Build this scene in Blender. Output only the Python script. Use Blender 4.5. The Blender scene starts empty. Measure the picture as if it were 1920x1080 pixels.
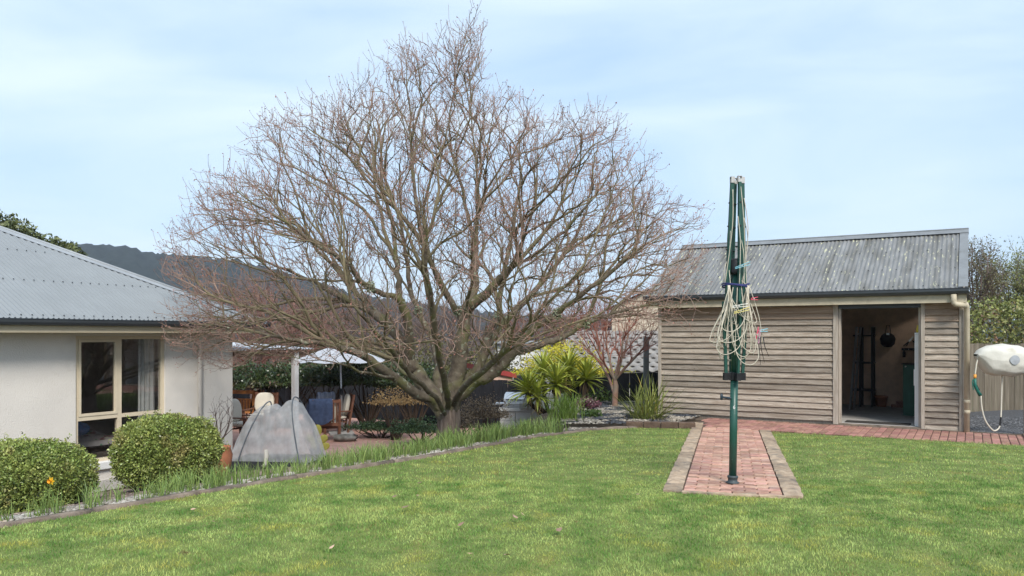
import bpy, math, random
import numpy as np
from mathutils import Vector, Matrix, kdtree

# ------------------------------------------------------------------ camera, sky, sun, exposure
scene = bpy.context.scene
COL = scene.collection
R = math.radians
FPX = 1450.0            # focal length in pixels of a 1920 wide picture
CZ = 1.63               # camera height
HOR = 628.0             # horizon row
cam_d = bpy.data.cameras.new('camera')
cam = bpy.data.objects.new('camera', cam_d)
COL.objects.link(cam)
cam.location = (0, 0, CZ)
cam.rotation_euler = (R(90), 0, 0)
cam_d.sensor_width = 36.0
cam_d.lens = 36.0 * FPX / 1920.0
cam_d.shift_y = (HOR - 540.0) / 1920.0
cam_d.clip_start = 0.05
cam_d.clip_end = 8000
scene.camera = cam

SUN_EL, SUN_AZ = 44.0, 165.0     # azimuth clockwise from +Y: behind the camera, to the right
world = bpy.data.worlds.new('World')
scene.world = world
world.use_nodes = True
wt = world.node_tree
wt.nodes.clear()
def wn(t): return wt.nodes.new(t)
w_out = wn('ShaderNodeOutputWorld'); w_bg = wn('ShaderNodeBackground')
sky = wn('ShaderNodeTexSky'); sky.sky_type = 'NISHITA'; sky.sun_disc = False
sky.sun_elevation = R(SUN_EL); sky.sun_rotation = R(SUN_AZ)
sky.air_density = 1.0; sky.dust_density = 1.5; sky.ozone_density = 1.0
tc = wn('ShaderNodeTexCoord'); mp = wn('ShaderNodeMapping'); mp.inputs['Scale'].default_value = (1.0, 1.0, 4.5)
mp.inputs['Rotation'].default_value = (0.0, R(10), R(25))
mp.inputs['Location'].default_value = (0.35, 0.1, 0.55)
nz = wn('ShaderNodeTexNoise'); nz.inputs['Scale'].default_value = 1.7; nz.inputs['Detail'].default_value = 7; nz.inputs['Roughness'].default_value = 0.5
nz.inputs['Distortion'].default_value = 0.6
rp = wn('ShaderNodeValToRGB'); rp.color_ramp.elements[0].position = 0.40; rp.color_ramp.elements[1].position = 0.72
rp.color_ramp.elements[0].color = (0, 0, 0, 1); rp.color_ramp.elements[1].color = (0.72, 0.72, 0.72, 1)
veil = wn('ShaderNodeMixRGB'); veil.inputs['Fac'].default_value = 0.72
veil.inputs['Color2'].default_value = (4.3, 5.85, 7.8, 1)      # thin even veil over the blue
mx = wn('ShaderNodeMixRGB')
mx.inputs['Color2'].default_value = (6.1, 7.05, 7.8, 1)         # white wisps
wt.links.new(tc.outputs['Generated'], mp.inputs['Vector']); wt.links.new(mp.outputs[0], nz.inputs['Vector'])
wt.links.new(nz.outputs['Fac'], rp.inputs[0]); wt.links.new(rp.outputs[0], mx.inputs['Fac'])
wt.links.new(sky.outputs[0], veil.inputs['Color1']); wt.links.new(veil.outputs[0], mx.inputs['Color1']); wt.links.new(mx.outputs[0], w_bg.inputs['Color'])
w_bg.inputs['Strength'].default_value = 0.059
wt.links.new(w_bg.outputs[0], w_out.inputs['Surface'])

sun_d = bpy.data.lights.new('sun', 'SUN'); sun = bpy.data.objects.new('sun', sun_d); COL.objects.link(sun)
sun_d.energy = 1.5; sun_d.angle = R(17); sun_d.color = (1.0, 0.95, 0.88)
_az, _el = R(SUN_AZ), R(SUN_EL)
_dir = Vector((math.sin(_az) * math.cos(_el), math.cos(_az) * math.cos(_el), math.sin(_el)))
sun.rotation_euler = (-_dir).to_track_quat('-Z', 'Y').to_euler()
vs = scene.view_settings
vs.view_transform = 'Standard'; vs.look = 'None'; vs.gamma = 1.0; vs.exposure = 1.41
vs.use_curve_mapping = False

# ------------------------------------------------------------------ helpers
rng = np.random.default_rng(7)
random.seed(7)
UX, UY = 0.8601, -0.5101       # house and shed stand square to this pair of directions
VX, VY = 0.5101, 0.8601
ROT = math.atan2(UY, UX)
def S(a, b, z=0.0): return Vector((a * UX + b * VX, a * UY + b * VY, z))
def AB(x, y): return (x * UX + y * UY, x * VX + y * VY)
def PX(px, py, Y): return Vector(((px - 960) / FPX * Y, Y, CZ - (py - HOR) / FPX * Y))

def link(o, parent=None):
    COL.objects.link(o)
    if parent is not None: o.parent = parent
    return o
def tag(o, label=None, cat=None, group=None, kind=None):
    if label: o['label'] = label
    if cat: o['category'] = cat
    if group: o['group'] = group
    if kind: o['kind'] = kind
    return o
def thing(name, loc, rz=0.0, label=None, cat=None, group=None):
    o = bpy.data.objects.new(name, None); o.empty_display_size = 0.2
    COL.objects.link(o); o.location = loc; o.rotation_euler = (0, 0, rz)
    return tag(o, label, cat, group)
def np_mesh(name, V, F, smooth=False):
    V = np.asarray(V, dtype=np.float32); F = np.asarray(F, dtype=np.int32)
    me = bpy.data.meshes.new(name)
    n, k = F.shape
    me.vertices.add(len(V)); me.vertices.foreach_set('co', V.ravel())
    me.loops.add(n * k); me.loops.foreach_set('vertex_index', F.ravel())
    me.polygons.add(n); me.polygons.foreach_set('loop_start', np.arange(0, n * k, k, dtype=np.int32))
    me.update(calc_edges=True)
    if smooth: me.polygons.foreach_set('use_smooth', np.ones(n, dtype=bool))
    return me
def mobj(name, me, mat, parent=None, loc=(0, 0, 0), rot=(0, 0, 0)):
    if mat is not None and not me.materials: me.materials.append(mat)
    o = bpy.data.objects.new(name, me); o.location = loc; o.rotation_euler = rot
    return link(o, parent)
class MB:
    """collects boxes, tubes and sheets into one mesh"""
    def __init__(self): self.v = []; self.f = []
    def add(self, vs_, fs):
        n = len(self.v); self.v += [tuple(p) for p in vs_]; self.f += [tuple(i + n for i in f) for f in fs]; return self
    def box(self, x0, x1, y0, y1, z0, z1, M=None):
        p = [Vector(q) for q in ((x0,y0,z0),(x1,y0,z0),(x1,y1,z0),(x0,y1,z0),(x0,y0,z1),(x1,y0,z1),(x1,y1,z1),(x0,y1,z1))]
        if M is not None: p = [M @ q for q in p]
        return self.add(p, ((3,2,1,0),(4,5,6,7),(0,1,5,4),(1,2,6,5),(2,3,7,6),(3,0,4,7)))
    def bar(self, p, q, w, h, up=(0, 0, 1)):
        p = Vector(p); q = Vector(q); d = (q - p); L = d.length; d.normalize()
        s = d.cross(Vector(up))
        if s.length < 1e-4: s = d.cross(Vector((1, 0, 0)))
        s.normalize(); t = s.cross(d)
        vs_ = []
        for e in (p, q):
            for a, b in ((-1,-1),(1,-1),(1,1),(-1,1)): vs_.append(e + s * (a * w / 2) + t * (b * h / 2))
        return self.add(vs_, ((3,2,1,0),(4,5,6,7),(0,1,5,4),(1,2,6,5),(2,3,7,6),(3,0,4,7)))
    def tube(self, pts, r, n=8, cap=True):
        pts = [Vector(p) for p in pts]
        rs = r if isinstance(r, (list, tuple)) else [r] * len(pts)
        vs_ = []; fs = []; prev = None
        for i, p in enumerate(pts):
            t = (pts[min(i + 1, len(pts) - 1)] - pts[max(i - 1, 0)])
            t = t.normalized() if t.length > 1e-9 else Vector((0, 0, 1))
            if prev is None:
                a = t.cross(Vector((0.13, 0.31, 1)))
                if a.length < 0.15: a = t.cross(Vector((1, 0.2, 0)))
            else: a = prev - t * prev.dot(t)
            a.normalize(); b = t.cross(a); prev = a
            for k in range(n):
                th = 2 * math.pi * k / n
                vs_.append(p + a * (math.cos(th) * rs[i]) + b * (math.sin(th) * rs[i]))
        for i in range(len(pts) - 1):
            for k in range(n):
                k2 = (k + 1) % n
                fs.append((i*n+k, i*n+k2, (i+1)*n+k2, (i+1)*n+k))
        if cap:
            fs.append(tuple(range(n - 1, -1, -1))); fs.append(tuple((len(pts)-1)*n + k for k in range(n)))
        return self.add(vs_, fs)
    def lathe(self, prof, n=16, c=(0, 0, 0)):
        vs_ = []; fs = []
        for r, z in prof:
            for k in range(n):
                th = 2*math.pi*k/n; vs_.append((c[0]+r*math.cos(th), c[1]+r*math.sin(th), c[2]+z))
        for i in range(len(prof)-1):
            for k in range(n):
                k2=(k+1)%n; fs.append((i*n+k, i*n+k2, (i+1)*n+k2, (i+1)*n+k))
        return self.add(vs_, fs)
    def grid(self, fn, nu, nv):
        vs_ = [fn(i / nu, j / nv) for j in range(nv + 1) for i in range(nu + 1)]
        fs = [(j*(nu+1)+i, j*(nu+1)+i+1, (j+1)*(nu+1)+i+1, (j+1)*(nu+1)+i) for j in range(nv) for i in range(nu)]
        return self.add(vs_, fs)
    def mesh(self, name, smooth=False):
        me = bpy.data.meshes.new(name); me.from_pydata(self.v, [], self.f); me.update()
        if smooth: me.polygons.foreach_set('use_smooth', np.ones(len(me.polygons), dtype=bool))
        return me
    def build(self, name, mat, parent=None, smooth=False, loc=(0, 0, 0), rot=(0, 0, 0), bevel=0.0):
        o = mobj(name, self.mesh(name, smooth), mat, parent, loc, rot)
        if bevel:
            m = o.modifiers.new('bevel', 'BEVEL'); m.width = bevel; m.segments = 2; m.limit_method = 'ANGLE'
        return o
def copy_tree(o, parent=None):
    c = o.copy(); COL.objects.link(c); c.parent = parent
    for ch in list(o.children): copy_tree(ch, c)
    return c

# ------------------------------------------------------------------ materials
def M(name, col, rough=0.75, var=0.18, scale=6.0, bump=0.0, bscale=40.0, spec=0.3, metal=0.0, stretch=None, col2=None,
      objvar=0.0, island=0.0, coords='Object', trans=0.0, huevar=0.0, spots=None, patch=None, ramp=(0.3, 0.7)):
    """noise-tinted principled material: col..col2 by noise, optional per-object / per-leaf variation, bump, spots, patches"""
    m = bpy.data.materials.new(name); m.use_nodes = True
    t = m.node_tree; N = t.nodes; L = t.links
    b = N['Principled BSDF']
    b.inputs['Roughness'].default_value = rough; b.inputs['Metallic'].default_value = metal
    b.inputs['Specular IOR Level'].default_value = spec
    co = N.new('ShaderNodeTexCoord')
    if coords == 'World':
        g = N.new('ShaderNodeNewGeometry'); src = g.outputs['Position']
    else: src = co.outputs[coords]
    if objvar or stretch:
        oi = N.new('ShaderNodeObjectInfo')
        ad = N.new('ShaderNodeVectorMath'); ad.operation = 'MULTIPLY_ADD'
        ad.inputs[0].default_value = (37.0, 19.0, 53.0)
        L.new(oi.outputs['Random'], ad.inputs[1]); L.new(src, ad.inputs[2]); src = ad.outputs[0]
    if stretch:
        ma = N.new('ShaderNodeMapping'); ma.inputs['Scale'].default_value = stretch
        L.new(src, ma.inputs['Vector']); src = ma.outputs[0]
    n1 = N.new('ShaderNodeTexNoise'); n1.inputs['Scale'].default_value = scale; n1.inputs['Detail'].default_value = 6; n1.inputs['Roughness'].default_value = 0.6
    L.new(src, n1.inputs['Vector'])
    r = N.new('ShaderNodeValToRGB'); r.color_ramp.elements[0].position = ramp[0]; r.color_ramp.elements[1].position = ramp[1]
    c = np.array(col[:3]); c2 = np.array(col2[:3]) if col2 else c * (1 + var)
    c1 = c if col2 else c * (1 - var)
    r.color_ramp.elements[0].color = (*c1, 1); r.color_ramp.elements[1].color = (*np.minimum(c2, 1), 1)
    L.new(n1.outputs['Fac'], r.inputs[0]); outc = r.outputs[0]
    if patch:      # (colour, scale, low, high): broad patches of another real colour
        pn = N.new('ShaderNodeTexNoise'); pn.inputs['Scale'].default_value = patch[1]; pn.inputs['Detail'].default_value = 5
        L.new(src, pn.inputs['Vector'])
        pr = N.new('ShaderNodeMapRange'); pr.inputs['From Min'].default_value = patch[2]; pr.inputs['From Max'].default_value = patch[3]
        L.new(pn.outputs['Fac'], pr.inputs['Value'])
        pm = N.new('ShaderNodeMixRGB'); pm.inputs['Color2'].default_value = (*patch[0], 1)
        L.new(pr.outputs[0], pm.inputs['Fac']); L.new(outc, pm.inputs['Color1']); outc = pm.outputs[0]
    if spots:      # (colour, scale, threshold): small blotches such as lichen
        vo = N.new('ShaderNodeTexNoise'); vo.inputs['Scale'].default_value = spots[1]; vo.inputs['Detail'].default_value = 3
        L.new(src, vo.inputs['Vector'])
        sr = N.new('ShaderNodeMapRange'); sr.inputs['From Min'].default_value = spots[2]; sr.inputs['From Max'].default_value = spots[2] + 0.03
        L.new(vo.outputs['Fac'], sr.inputs['Value'])
        sm = N.new('ShaderNodeMixRGB'); sm.inputs['Color2'].default_value = (*spots[0], 1)
        L.new(sr.outputs[0], sm.inputs['Fac']); L.new(outc, sm.inputs['Color1']); outc = sm.outputs[0]
    if island or objvar:
        hs = N.new('ShaderNodeHueSaturation')
        if island:
            g2 = N.new('ShaderNodeNewGeometry'); rnd = g2.outputs['Random Per Island']; amt = island
        else:
            oi2 = N.new('ShaderNodeObjectInfo'); rnd = oi2.outputs['Random']; amt = objvar
        mr = N.new('ShaderNodeMapRange'); mr.inputs['To Min'].default_value = 1 - amt; mr.inputs['To Max'].default_value = 1 + amt
        L.new(rnd, mr.inputs['Value']); L.new(mr.outputs[0], hs.inputs['Value'])
        if huevar:
            wn_ = N.new('ShaderNodeTexWhiteNoise'); wn_.noise_dimensions = '1D'; L.new(rnd, wn_.inputs['W'])
            mh = N.new('ShaderNodeMapRange'); mh.inputs['To Min'].default_value = 0.5 - huevar; mh.inputs['To Max'].default_value = 0.5 + huevar
            L.new(wn_.outputs['Value'], mh.inputs['Value']); L.new(mh.outputs[0], hs.inputs['Hue'])
        L.new(outc, hs.inputs['Color']); outc = hs.outputs[0]
    L.new(outc, b.inputs['Base Color'])
    if bump:
        n2 = N.new('ShaderNodeTexNoise'); n2.inputs['Scale'].default_value = bscale; n2.inputs['Detail'].default_value = 5
        L.new(src, n2.inputs['Vector'])
        bp = N.new('ShaderNodeBump'); bp.inputs['Strength'].default_value = bump; bp.inputs['Distance'].default_value = 0.02
        L.new(n2.outputs['Fac'], bp.inputs['Height']); L.new(bp.outputs[0], b.inputs['Normal'])
    if trans:      # thin leaves let some light through
        tr = N.new('ShaderNodeBsdfTranslucent'); L.new(outc, tr.inputs['Color'])
        ms = N.new('ShaderNodeMixShader'); ms.inputs[0].default_value = trans
        L.new(b.outputs[0], ms.inputs[1]); L.new(tr.outputs[0], ms.inputs[2]); L.new(ms.outputs[0], N['Material Output'].inputs['Surface'])
    return m

MAT = {}
MAT['soil'] = M('soil', (0.045, 0.032, 0.022), 0.95, col2=(0.10, 0.075, 0.05), scale=9, bump=0.6, bscale=60)
MAT['lawn'] = M('lawn_soil_and_moss', (0.10, 0.14, 0.035), 0.95, col2=(0.20, 0.23, 0.065), scale=5, bump=0.5, bscale=70, coords='World',
                patch=((0.25, 0.20, 0.06), 3.3, 0.56, 0.80))
MAT['grass'] = M('grass_blades', (0.125, 0.25, 0.050), 0.6, col2=(0.43, 0.52, 0.165), scale=3.0, island=0.42, huevar=0.022, coords='World', trans=0.25,
                 patch=((0.52, 0.48, 0.11), 2.6, 0.54, 0.76), spots=((0.22, 0.16, 0.075), 6.0, 0.71), spec=0.3, ramp=(0.40, 0.60))
MAT['brick'] = M('red_paver', (0.36, 0.18, 0.125), 0.85, col2=(0.56, 0.35, 0.27), scale=14, objvar=0.30, bump=0.4, bscale=90, huevar=0.012,
                 patch=((0.46, 0.36, 0.30), 5, 0.55, 0.8))
MAT['brick_dark'] = M('red_brown_paver', (0.27, 0.13, 0.10), 0.85, col2=(0.44, 0.245, 0.195), scale=12, objvar=0.25, bump=0.4, bscale=90, huevar=0.012)
MAT['joint'] = M('sandy_joint', (0.085, 0.062, 0.048), 0.95, scale=20, bump=0.4)
MAT['stone'] = M('sandstone_slab', (0.30, 0.215, 0.145), 0.9, col2=(0.47, 0.365, 0.26), scale=9, objvar=0.2, bump=0.9, bscale=18,
                 patch=((0.16, 0.14, 0.115), 7, 0.5, 0.72))
MAT['edging'] = M('concrete_edging', (0.14, 0.105, 0.078), 0.95, col2=(0.26, 0.21, 0.165), scale=6, bump=0.7, bscale=30, objvar=0.1,
                  patch=((0.10, 0.085, 0.07), 5, 0.5, 0.7))
MAT['gravel_black'] = M('dark_gravel', (0.045, 0.047, 0.052), 0.85, col2=(0.14, 0.145, 0.155), scale=45, bump=1.0, bscale=60, coords='World')
MAT['patio'] = M('patio_joint_sand', (0.20, 0.125, 0.10), 0.9, scale=10)

# ------------------------------------------------------------------ terrain
EDGE = [(-40.0, -7.4), (-3.0, -6.8), (3.15, -6.51), (5.63, -6.32), (7.99, -6.02), (10.67, -5.90), (12.0, -5.62), (12.8, -5.05), (13.36, -4.2)]
def lawn_edge(b): return float(np.interp(b, [e[0] for e in EDGE], [e[1] for e in EDGE]))
TEDGE = EDGE[:7] + [(13.3, -6.5), (14.6, -7.5), (19.0, -7.8), (40.0, -7.8)]
def smooth01(t): t = min(max(t, 0.0), 1.0); return t * t * (3 - 2 * t)
LOW = -0.86
def lawn_z(y): return max(0.233 - 0.018 * max(y, -12.0), 0.0)
def gz(x, y):
    a, b = AB(x, y)
    zl = lawn_z(y)
    s = float(np.interp(b, [e[0] for e in TEDGE], [e[1] for e in TEDGE])) - a
    if s <= 0: return zl
    s = max(0.0, s - 0.35)
    f = smooth01((b - 8.8) / 1.4)
    w = 5.5 * (1 - f) + 3.0 * f
    g = smooth01((b - 13.0) / 2.0)
    w = w * (1 - g) + 1.9 * g
    t = min(s / w, 1.0)
    return zl * (1 - t) + LOW * t

def axis(lo, hi, step, far):
    c = list(np.arange(lo, hi + 1e-6, step)); g = step
    up = [c[-1]]; 
    while up[-1] < far: g *= 1.35; up.append(up[-1] + g)
    dn = [c[0]]; g = step
    while dn[-1] > -far: g *= 1.35; dn.append(dn[-1] - g)
    return np.array(dn[:0:-1] + c + up[1:])
ga = axis(-16, 8, 0.35, 900); gb = axis(-2, 24, 0.35, 900)
V = []
for b_ in gb:
    for a_ in ga:
        p = S(a_, b_); V.append((p.x, p.y, gz(p.x, p.y) - 0.03))
na, nb = len(ga), len(gb)
I = np.arange(na * nb).reshape(nb, na)
F = np.stack([I[:-1, :-1], I[:-1, 1:], I[1:, 1:], I[1:, :-1]], -1).reshape(-1, 4)
tag(mobj('ground', np_mesh('ground', V, F, True), MAT['soil']), kind='structure')

# strip path frame: origin at the near left corner
SP0 = Vector((1.475, 7.547, 0)); SD = Vector((0.2692, 0.9631, 0)); SR = Vector((0.9631, -0.2692, 0))
STRIP_W, STRIP_L = 1.29, 6.0
def strip_uv(x, y): d = Vector((x, y, 0)) - SP0; return d.dot(SR), d.dot(SD)
PATH_B0, PATH_B1 = 13.48, 14.86
def on_paving(x, y, m=0.0):
    u, v = strip_uv(x, y); a, b = AB(x, y)
    if -m < u < STRIP_W + m and -m < v and b < PATH_B1: return True
    return b > PATH_B0 - m and a > -4.6
def lawn_left(b):
    if b < 13.36: return lawn_edge(b)
    return -4.2

# lawn sheet
bs = np.arange(-6.0, PATH_B0 + 0.001, 0.16); NA = 90
V = []
for b_ in bs:
    l = lawn_left(b_)
    for i in range(NA + 1):
        a_ = l + (0.73 - l) * i / NA
        p = S(a_, b_); V.append((p.x, p.y, lawn_z(p.y)))
I = np.arange(len(bs) * (NA + 1)).reshape(len(bs), NA + 1)
F = np.stack([I[:-1, :-1], I[:-1, 1:], I[1:, 1:], I[1:, :-1]], -1).reshape(-1, 4)
tag(mobj('lawn', np_mesh('lawn', V, F, True), MAT['lawn']), kind='structure')

# grass blades: nobody could count them
def blades(n, ylo, yhi, hmin, hmax, w):
    y = np.sqrt(rng.uniform(ylo**2, yhi**2, n)); x = rng.uniform(-0.78, 0.78, n) * y
    a = x * UX + y * UY; b = x * VX + y * VY
    eb = [e[0] for e in EDGE]; ea = [e[1] for e in EDGE]
    left = np.where(b < 13.36, np.interp(b, eb, ea), -4.2)
    d = (x - SP0.x, y - SP0.y); u = d[0] * SR.x + d[1] * SR.y; v = d[0] * SD.x + d[1] * SD.y
    jit = rng.normal(0, 0.018, n)
    ok = (a > left + 0.02 + jit) & (b < PATH_B0 - 0.01 + jit) & ~((u > -0.01 + jit) & (u < STRIP_W + 0.01 + jit) & (v > -0.02 + jit)) & (a < 0.70 + jit)
    x, y = x[ok], y[ok]; n = len(x)
    z = np.maximum(0.233 - 0.018 * y, 0.0)
    th = rng.uniform(0, 2 * np.pi, n); h = rng.uniform(hmin, hmax, n) * (0.55 + 0.9 * (0.5 + 0.25 * np.sin(x * 2.1 + 1 + 2 * np.sin(y)) * np.sin(y * 1.7) + 0.25 * np.sin(x * 9.3 + 3 * np.sin(y * 3.1)) * np.sin(y * 7.7 + 2 * np.sin(x * 4))))
    lean = rng.uniform(0.1, 1.1, n); ld = rng.uniform(0, 2 * np.pi, n)
    wx, wy = np.cos(th) * w, np.sin(th) * w
    p0 = np.stack([x - wx, y - wy, z], 1); p1 = np.stack([x + wx, y + wy, z], 1)
    mx_ = x + np.cos(ld) * lean * h * 0.3; my_ = y + np.sin(ld) * lean * h * 0.3
    p2 = np.stack([mx_ + wx * .7, my_ + wy * .7, z + h * 0.6], 1); p3 = np.stack([mx_ - wx * .7, my_ - wy * .7, z + h * 0.6], 1)
    tip = np.stack([x + np.cos(ld) * lean * h * 0.9, y + np.sin(ld) * lean * h * 0.9, z + h * 0.95], 1)
    Vv = np.stack([p0, p1, p2, p3, tip], 1).reshape(-1, 3)
    base = np.arange(n)[:, None] * 5
    F1 = np.concatenate([base + np.array([[0, 1, 2]]), base + np.array([[0, 2, 3]]), base + np.array([[3, 2, 4]])])
    return Vv, F1
VV = []; FF = []; off = 0
for args in ((95000, 3.2, 5.6, 0.008, 0.026, 0.0019), (135000, 5.6, 8.2, 0.008, 0.026, 0.0025), (140000, 8.2, 14.6, 0.008, 0.026, 0.0036)):
    v_, f_ = blades(*args); VV.append(v_); FF.append(f_ + off); off += len(v_)
tag(mobj('lawn_grass', np_mesh('lawn_grass', np.concatenate(VV), np.concatenate(FF)), MAT['grass']),
    'short green and yellowish mown lawn grass in front of the shed', 'grass', kind='stuff')

# ------------------------------------------------------------------ brick strip under the clothesline
def paver_mesh(name, sx, sy, h, inset=0.004):
    m = MB(); x, y = sx / 2, sy / 2; i = inset
    m.add([(-x,-y,-h),(x,-y,-h),(x,y,-h),(-x,y,-h),(-x,-y,-i),(x,-y,-i),(x,y,-i),(-x,y,-i),(-x+i,-y+i,0),(x-i,-y+i,0),(x-i,y-i,0),(-x+i,y-i,0)],
          [(0,1,5,4),(1,2,6,5),(2,3,7,6),(3,0,4,7),(4,5,9,8),(5,6,10,9),(6,7,11,10),(7,4,8,11),(8,9,10,11)])
    return m.mesh(name)
strip_rz = math.atan2(SD.y, SD.x) - math.pi / 2
def strip_pt(u, v, dz=0.0):
    p = SP0 + SR * u + SD * v; return Vector((p.x, p.y, lawn_z(p.y) + dz))
sp_bed = MB().grid(lambda s, t: strip_pt(s * STRIP_W, t * 7.2, 0.004), 4, 30)
strip = tag(sp_bed.build('brick_strip_path', MAT['joint']), kind='structure')
full = paver_mesh('brick', 0.221, 0.105, 0.05, .007); half = paver_mesh('brick', 0.105, 0.105, 0.05, .007)
full.materials.append(MAT['brick']); half.materials.append(MAT['brick'])
bw = 0.170
IN0, IN1 = 0.185, 1.125
def piece(name, me, mat, parent, loc, rz, tilt=0.01):
    o = bpy.data.objects.new(name, me)
    if not me.materials: me.materials.append(mat)
    o.location = loc; o.rotation_euler = (random.gauss(0, tilt), random.gauss(0, tilt), rz + random.gauss(0, 0.004))
    COL.objects.link(o); o.parent = parent
    return o
rows = 56
for j in range(rows):
    v = 0.075 + j * 0.1145
    def brick_ok(u_): q_ = SP0 + SR * u_ + SD * v; return AB(q_.x, q_.y)[1] < PATH_B0 - 0.05
    u = IN0 + (0.0 if j % 2 == 0 else 0.1165)
    if j % 2 and brick_ok(IN0 + .056): piece('brick', half, None, strip, strip_pt(IN0 + 0.056, v, 0.020 + random.gauss(0, 0.0015)), strip_rz)
    while u + 0.225 <= IN1 + 0.01:
        if brick_ok(u + .114): piece('brick', full, None, strip, strip_pt(u + 0.114, v, 0.020 + random.gauss(0, 0.0015)), strip_rz)
        u += 0.2325
    if IN1 + 0.01 - u > 0.10 and brick_ok(u + .056): piece('brick', half, None, strip, strip_pt(u + 0.056, v, 0.020 + random.gauss(0, 0.0015)), strip_rz)
# stone borders, slab by slab
def slab_mesh(sx, sy, seed):
    r_ = random.Random(seed); m = MB(); nx, ny = 3, 5
    def fn(s, t):
        e = min(s, 1 - s, t, 1 - t)
        return ((s - .5) * sx + r_.gauss(0, .004), (t - .5) * sy + r_.gauss(0, .004), (0.0 if e < 0.01 else 0.006) + r_.gauss(0, .0035))
    m.grid(fn, nx, ny)
    n = nx + 1
    ring = list(range(n)) + [n * (j + 1) + nx for j in range(ny)] + [n * ny + i for i in range(nx - 1, -1, -1)] + [n * j for j in range(ny - 1, 0, -1)]
    k = len(m.v); low = [(m.v[i][0], m.v[i][1], -0.06) for i in ring]
    m.v += low; q = len(ring)
    for i in range(q): m.f.append((ring[(i + 1) % q], ring[i], k + i, k + (i + 1) % q))
    return m.mesh('border_slab')
v = 0.02
k = 0
for side, u0, vend in ((0, 0.085, 7.0), (1, 1.208, 6.05)):
    v = 0.0
    while v < vend:
        L_ = random.uniform(0.38, 0.62)
        if v + L_ > vend: L_ = vend - v + 0.02
        if L_ > 0.1:
            me = slab_mesh(0.178, L_ - 0.008, k)
            piece('border_slab', me, MAT['stone'], strip, strip_pt(u0, v + L_ / 2, 0.024), strip_rz, 0.004)
        v += L_; k += 1
for i in range(4):     # near end row
    me = slab_mesh(0.235, 0.05, 90 + i)
    piece('border_slab', me, MAT['stone'], strip, strip_pt(IN0 + 0.117 + i * 0.236, -0.022, 0.019), strip_rz, 0.004)

# path of pavers along the shed front
sp = tag(MB().grid(lambda s, t: S(-4.4 + s * 5.2, PATH_B0 + t * (PATH_B1 - PATH_B0), 0.006), 8, 3).build('shed_path', MAT['joint']), kind='structure')
pv = paver_mesh('paver', 0.107, 0.221, 0.05, .007); pv.materials.append(MAT['brick_dark'])
for i in range(46):
    for j in range(6):
        a_ = -4.56 + i * 0.1165; b_ = PATH_B0 + 0.115 + j * 0.2305
        p = S(a_, b_); u, v = strip_uv(p.x, p.y)
        if u < 0.2: continue
        piece('paver', pv, None, sp, (p.x, p.y, 0.020 + random.gauss(0, 0.0015)), ROT)
ed = MB()
ed.box(-5.5, 0.75, PATH_B1 + 0.004, 14.925, -0.05, 0.03)
tag(ed.build('concrete_strip', MAT['edging'], loc=(0, 0, 0), rot=(0, 0, ROT)), kind='structure')
# dark gravel yard to the right of the shed
tag(MB().grid(lambda s, t: S(-0.02 + s * 9, 14.88 + t * 6, 0.004 + 0.01 * math.sin(s * 31) * math.sin(t * 17)), 20, 20).build('gravel_yard', MAT['gravel_black']), kind='structure')
tag(MB().box(0.72, 0.86, 8.0, PATH_B1, -0.05, 0.05).build('edging_strip', MAT['edging'], rot=(0, 0, ROT)), kind='structure')
# ------------------------------------------------------------------ materials for buildings
MAT['board'] = M('weathered_board', (0.26, 0.21, 0.16), 0.85, col2=(0.51, 0.445, 0.37), scale=2.2, stretch=(2.0, 9, 34), objvar=0.30, bump=0.7, bscale=7,
                 patch=((0.27, 0.215, 0.165), 0.9, 0.5, 0.7), spots=((0.13, 0.095, 0.07), 2.2, 0.70))
MAT['board_brown'] = M('browner_board', (0.24, 0.165, 0.115), 0.85, col2=(0.42, 0.32, 0.235), scale=3.2, stretch=(0.8, 9, 22), objvar=0.16, bump=0.5, bscale=9)
MAT['frame_wood'] = M('grey_timber_post', (0.30, 0.255, 0.205), 0.85, col2=(0.46, 0.41, 0.345), scale=4, stretch=(9, 9, 0.8), objvar=0.1, bump=0.4, bscale=9)
MAT['roof_shed'] = M('old_zinc_sheet', (0.165, 0.165, 0.160), 0.6, col2=(0.245, 0.245, 0.24), scale=3.5, stretch=(4, 0.7, 0.7), spec=0.4, objvar=0.05,
                     patch=((0.115, 0.11, 0.095), 1.4, 0.45, 0.70), spots=((0.46, 0.45, 0.30), 8.0, 0.635))
MAT['roof_house'] = M('pale_grey_steel_sheet', (0.235, 0.252, 0.26), 0.5, var=0.06, scale=2.0, spec=0.4, objvar=0.03)
MAT['cap'] = M('grey_steel_flashing', (0.30, 0.32, 0.335), 0.5, var=0.1, scale=5, spec=0.4)
MAT['cap_old'] = M('old_grey_flashing', (0.205, 0.215, 0.22), 0.55, var=0.16, scale=6, spec=0.4, patch=((0.13, 0.13, 0.125), 3, 0.55, 0.75))
MAT['gutter'] = M('dark_grey_gutter', (0.045, 0.052, 0.058), 0.35, var=0.1, spec=0.5)
MAT['cream'] = M('cream_paint', (0.60, 0.51, 0.36), 0.5, var=0.06, scale=4)
MAT['cream_old'] = M('aged_cream_paint', (0.50, 0.44, 0.32), 0.55, var=0.12, scale=7, patch=((0.33, 0.28, 0.20), 6, 0.6, 0.8))
MAT['window_frame'] = M('sand_window_frame', (0.66, 0.57, 0.42), 0.45, var=0.05)
MAT['stucco'] = M('pale_stucco', (0.71, 0.67, 0.61), 0.9, var=0.04, scale=2.0, bump=0.35, bscale=55, patch=((0.58, 0.55, 0.50), 1.1, 0.55, 0.8))
MAT['white'] = M('white_paint', (0.74, 0.74, 0.72), 0.55, var=0.05)
MAT['lining'] = M('brown_board_lining', (0.62, 0.44, 0.32), 0.9, var=0.15, scale=7, bump=0.2)
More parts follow.
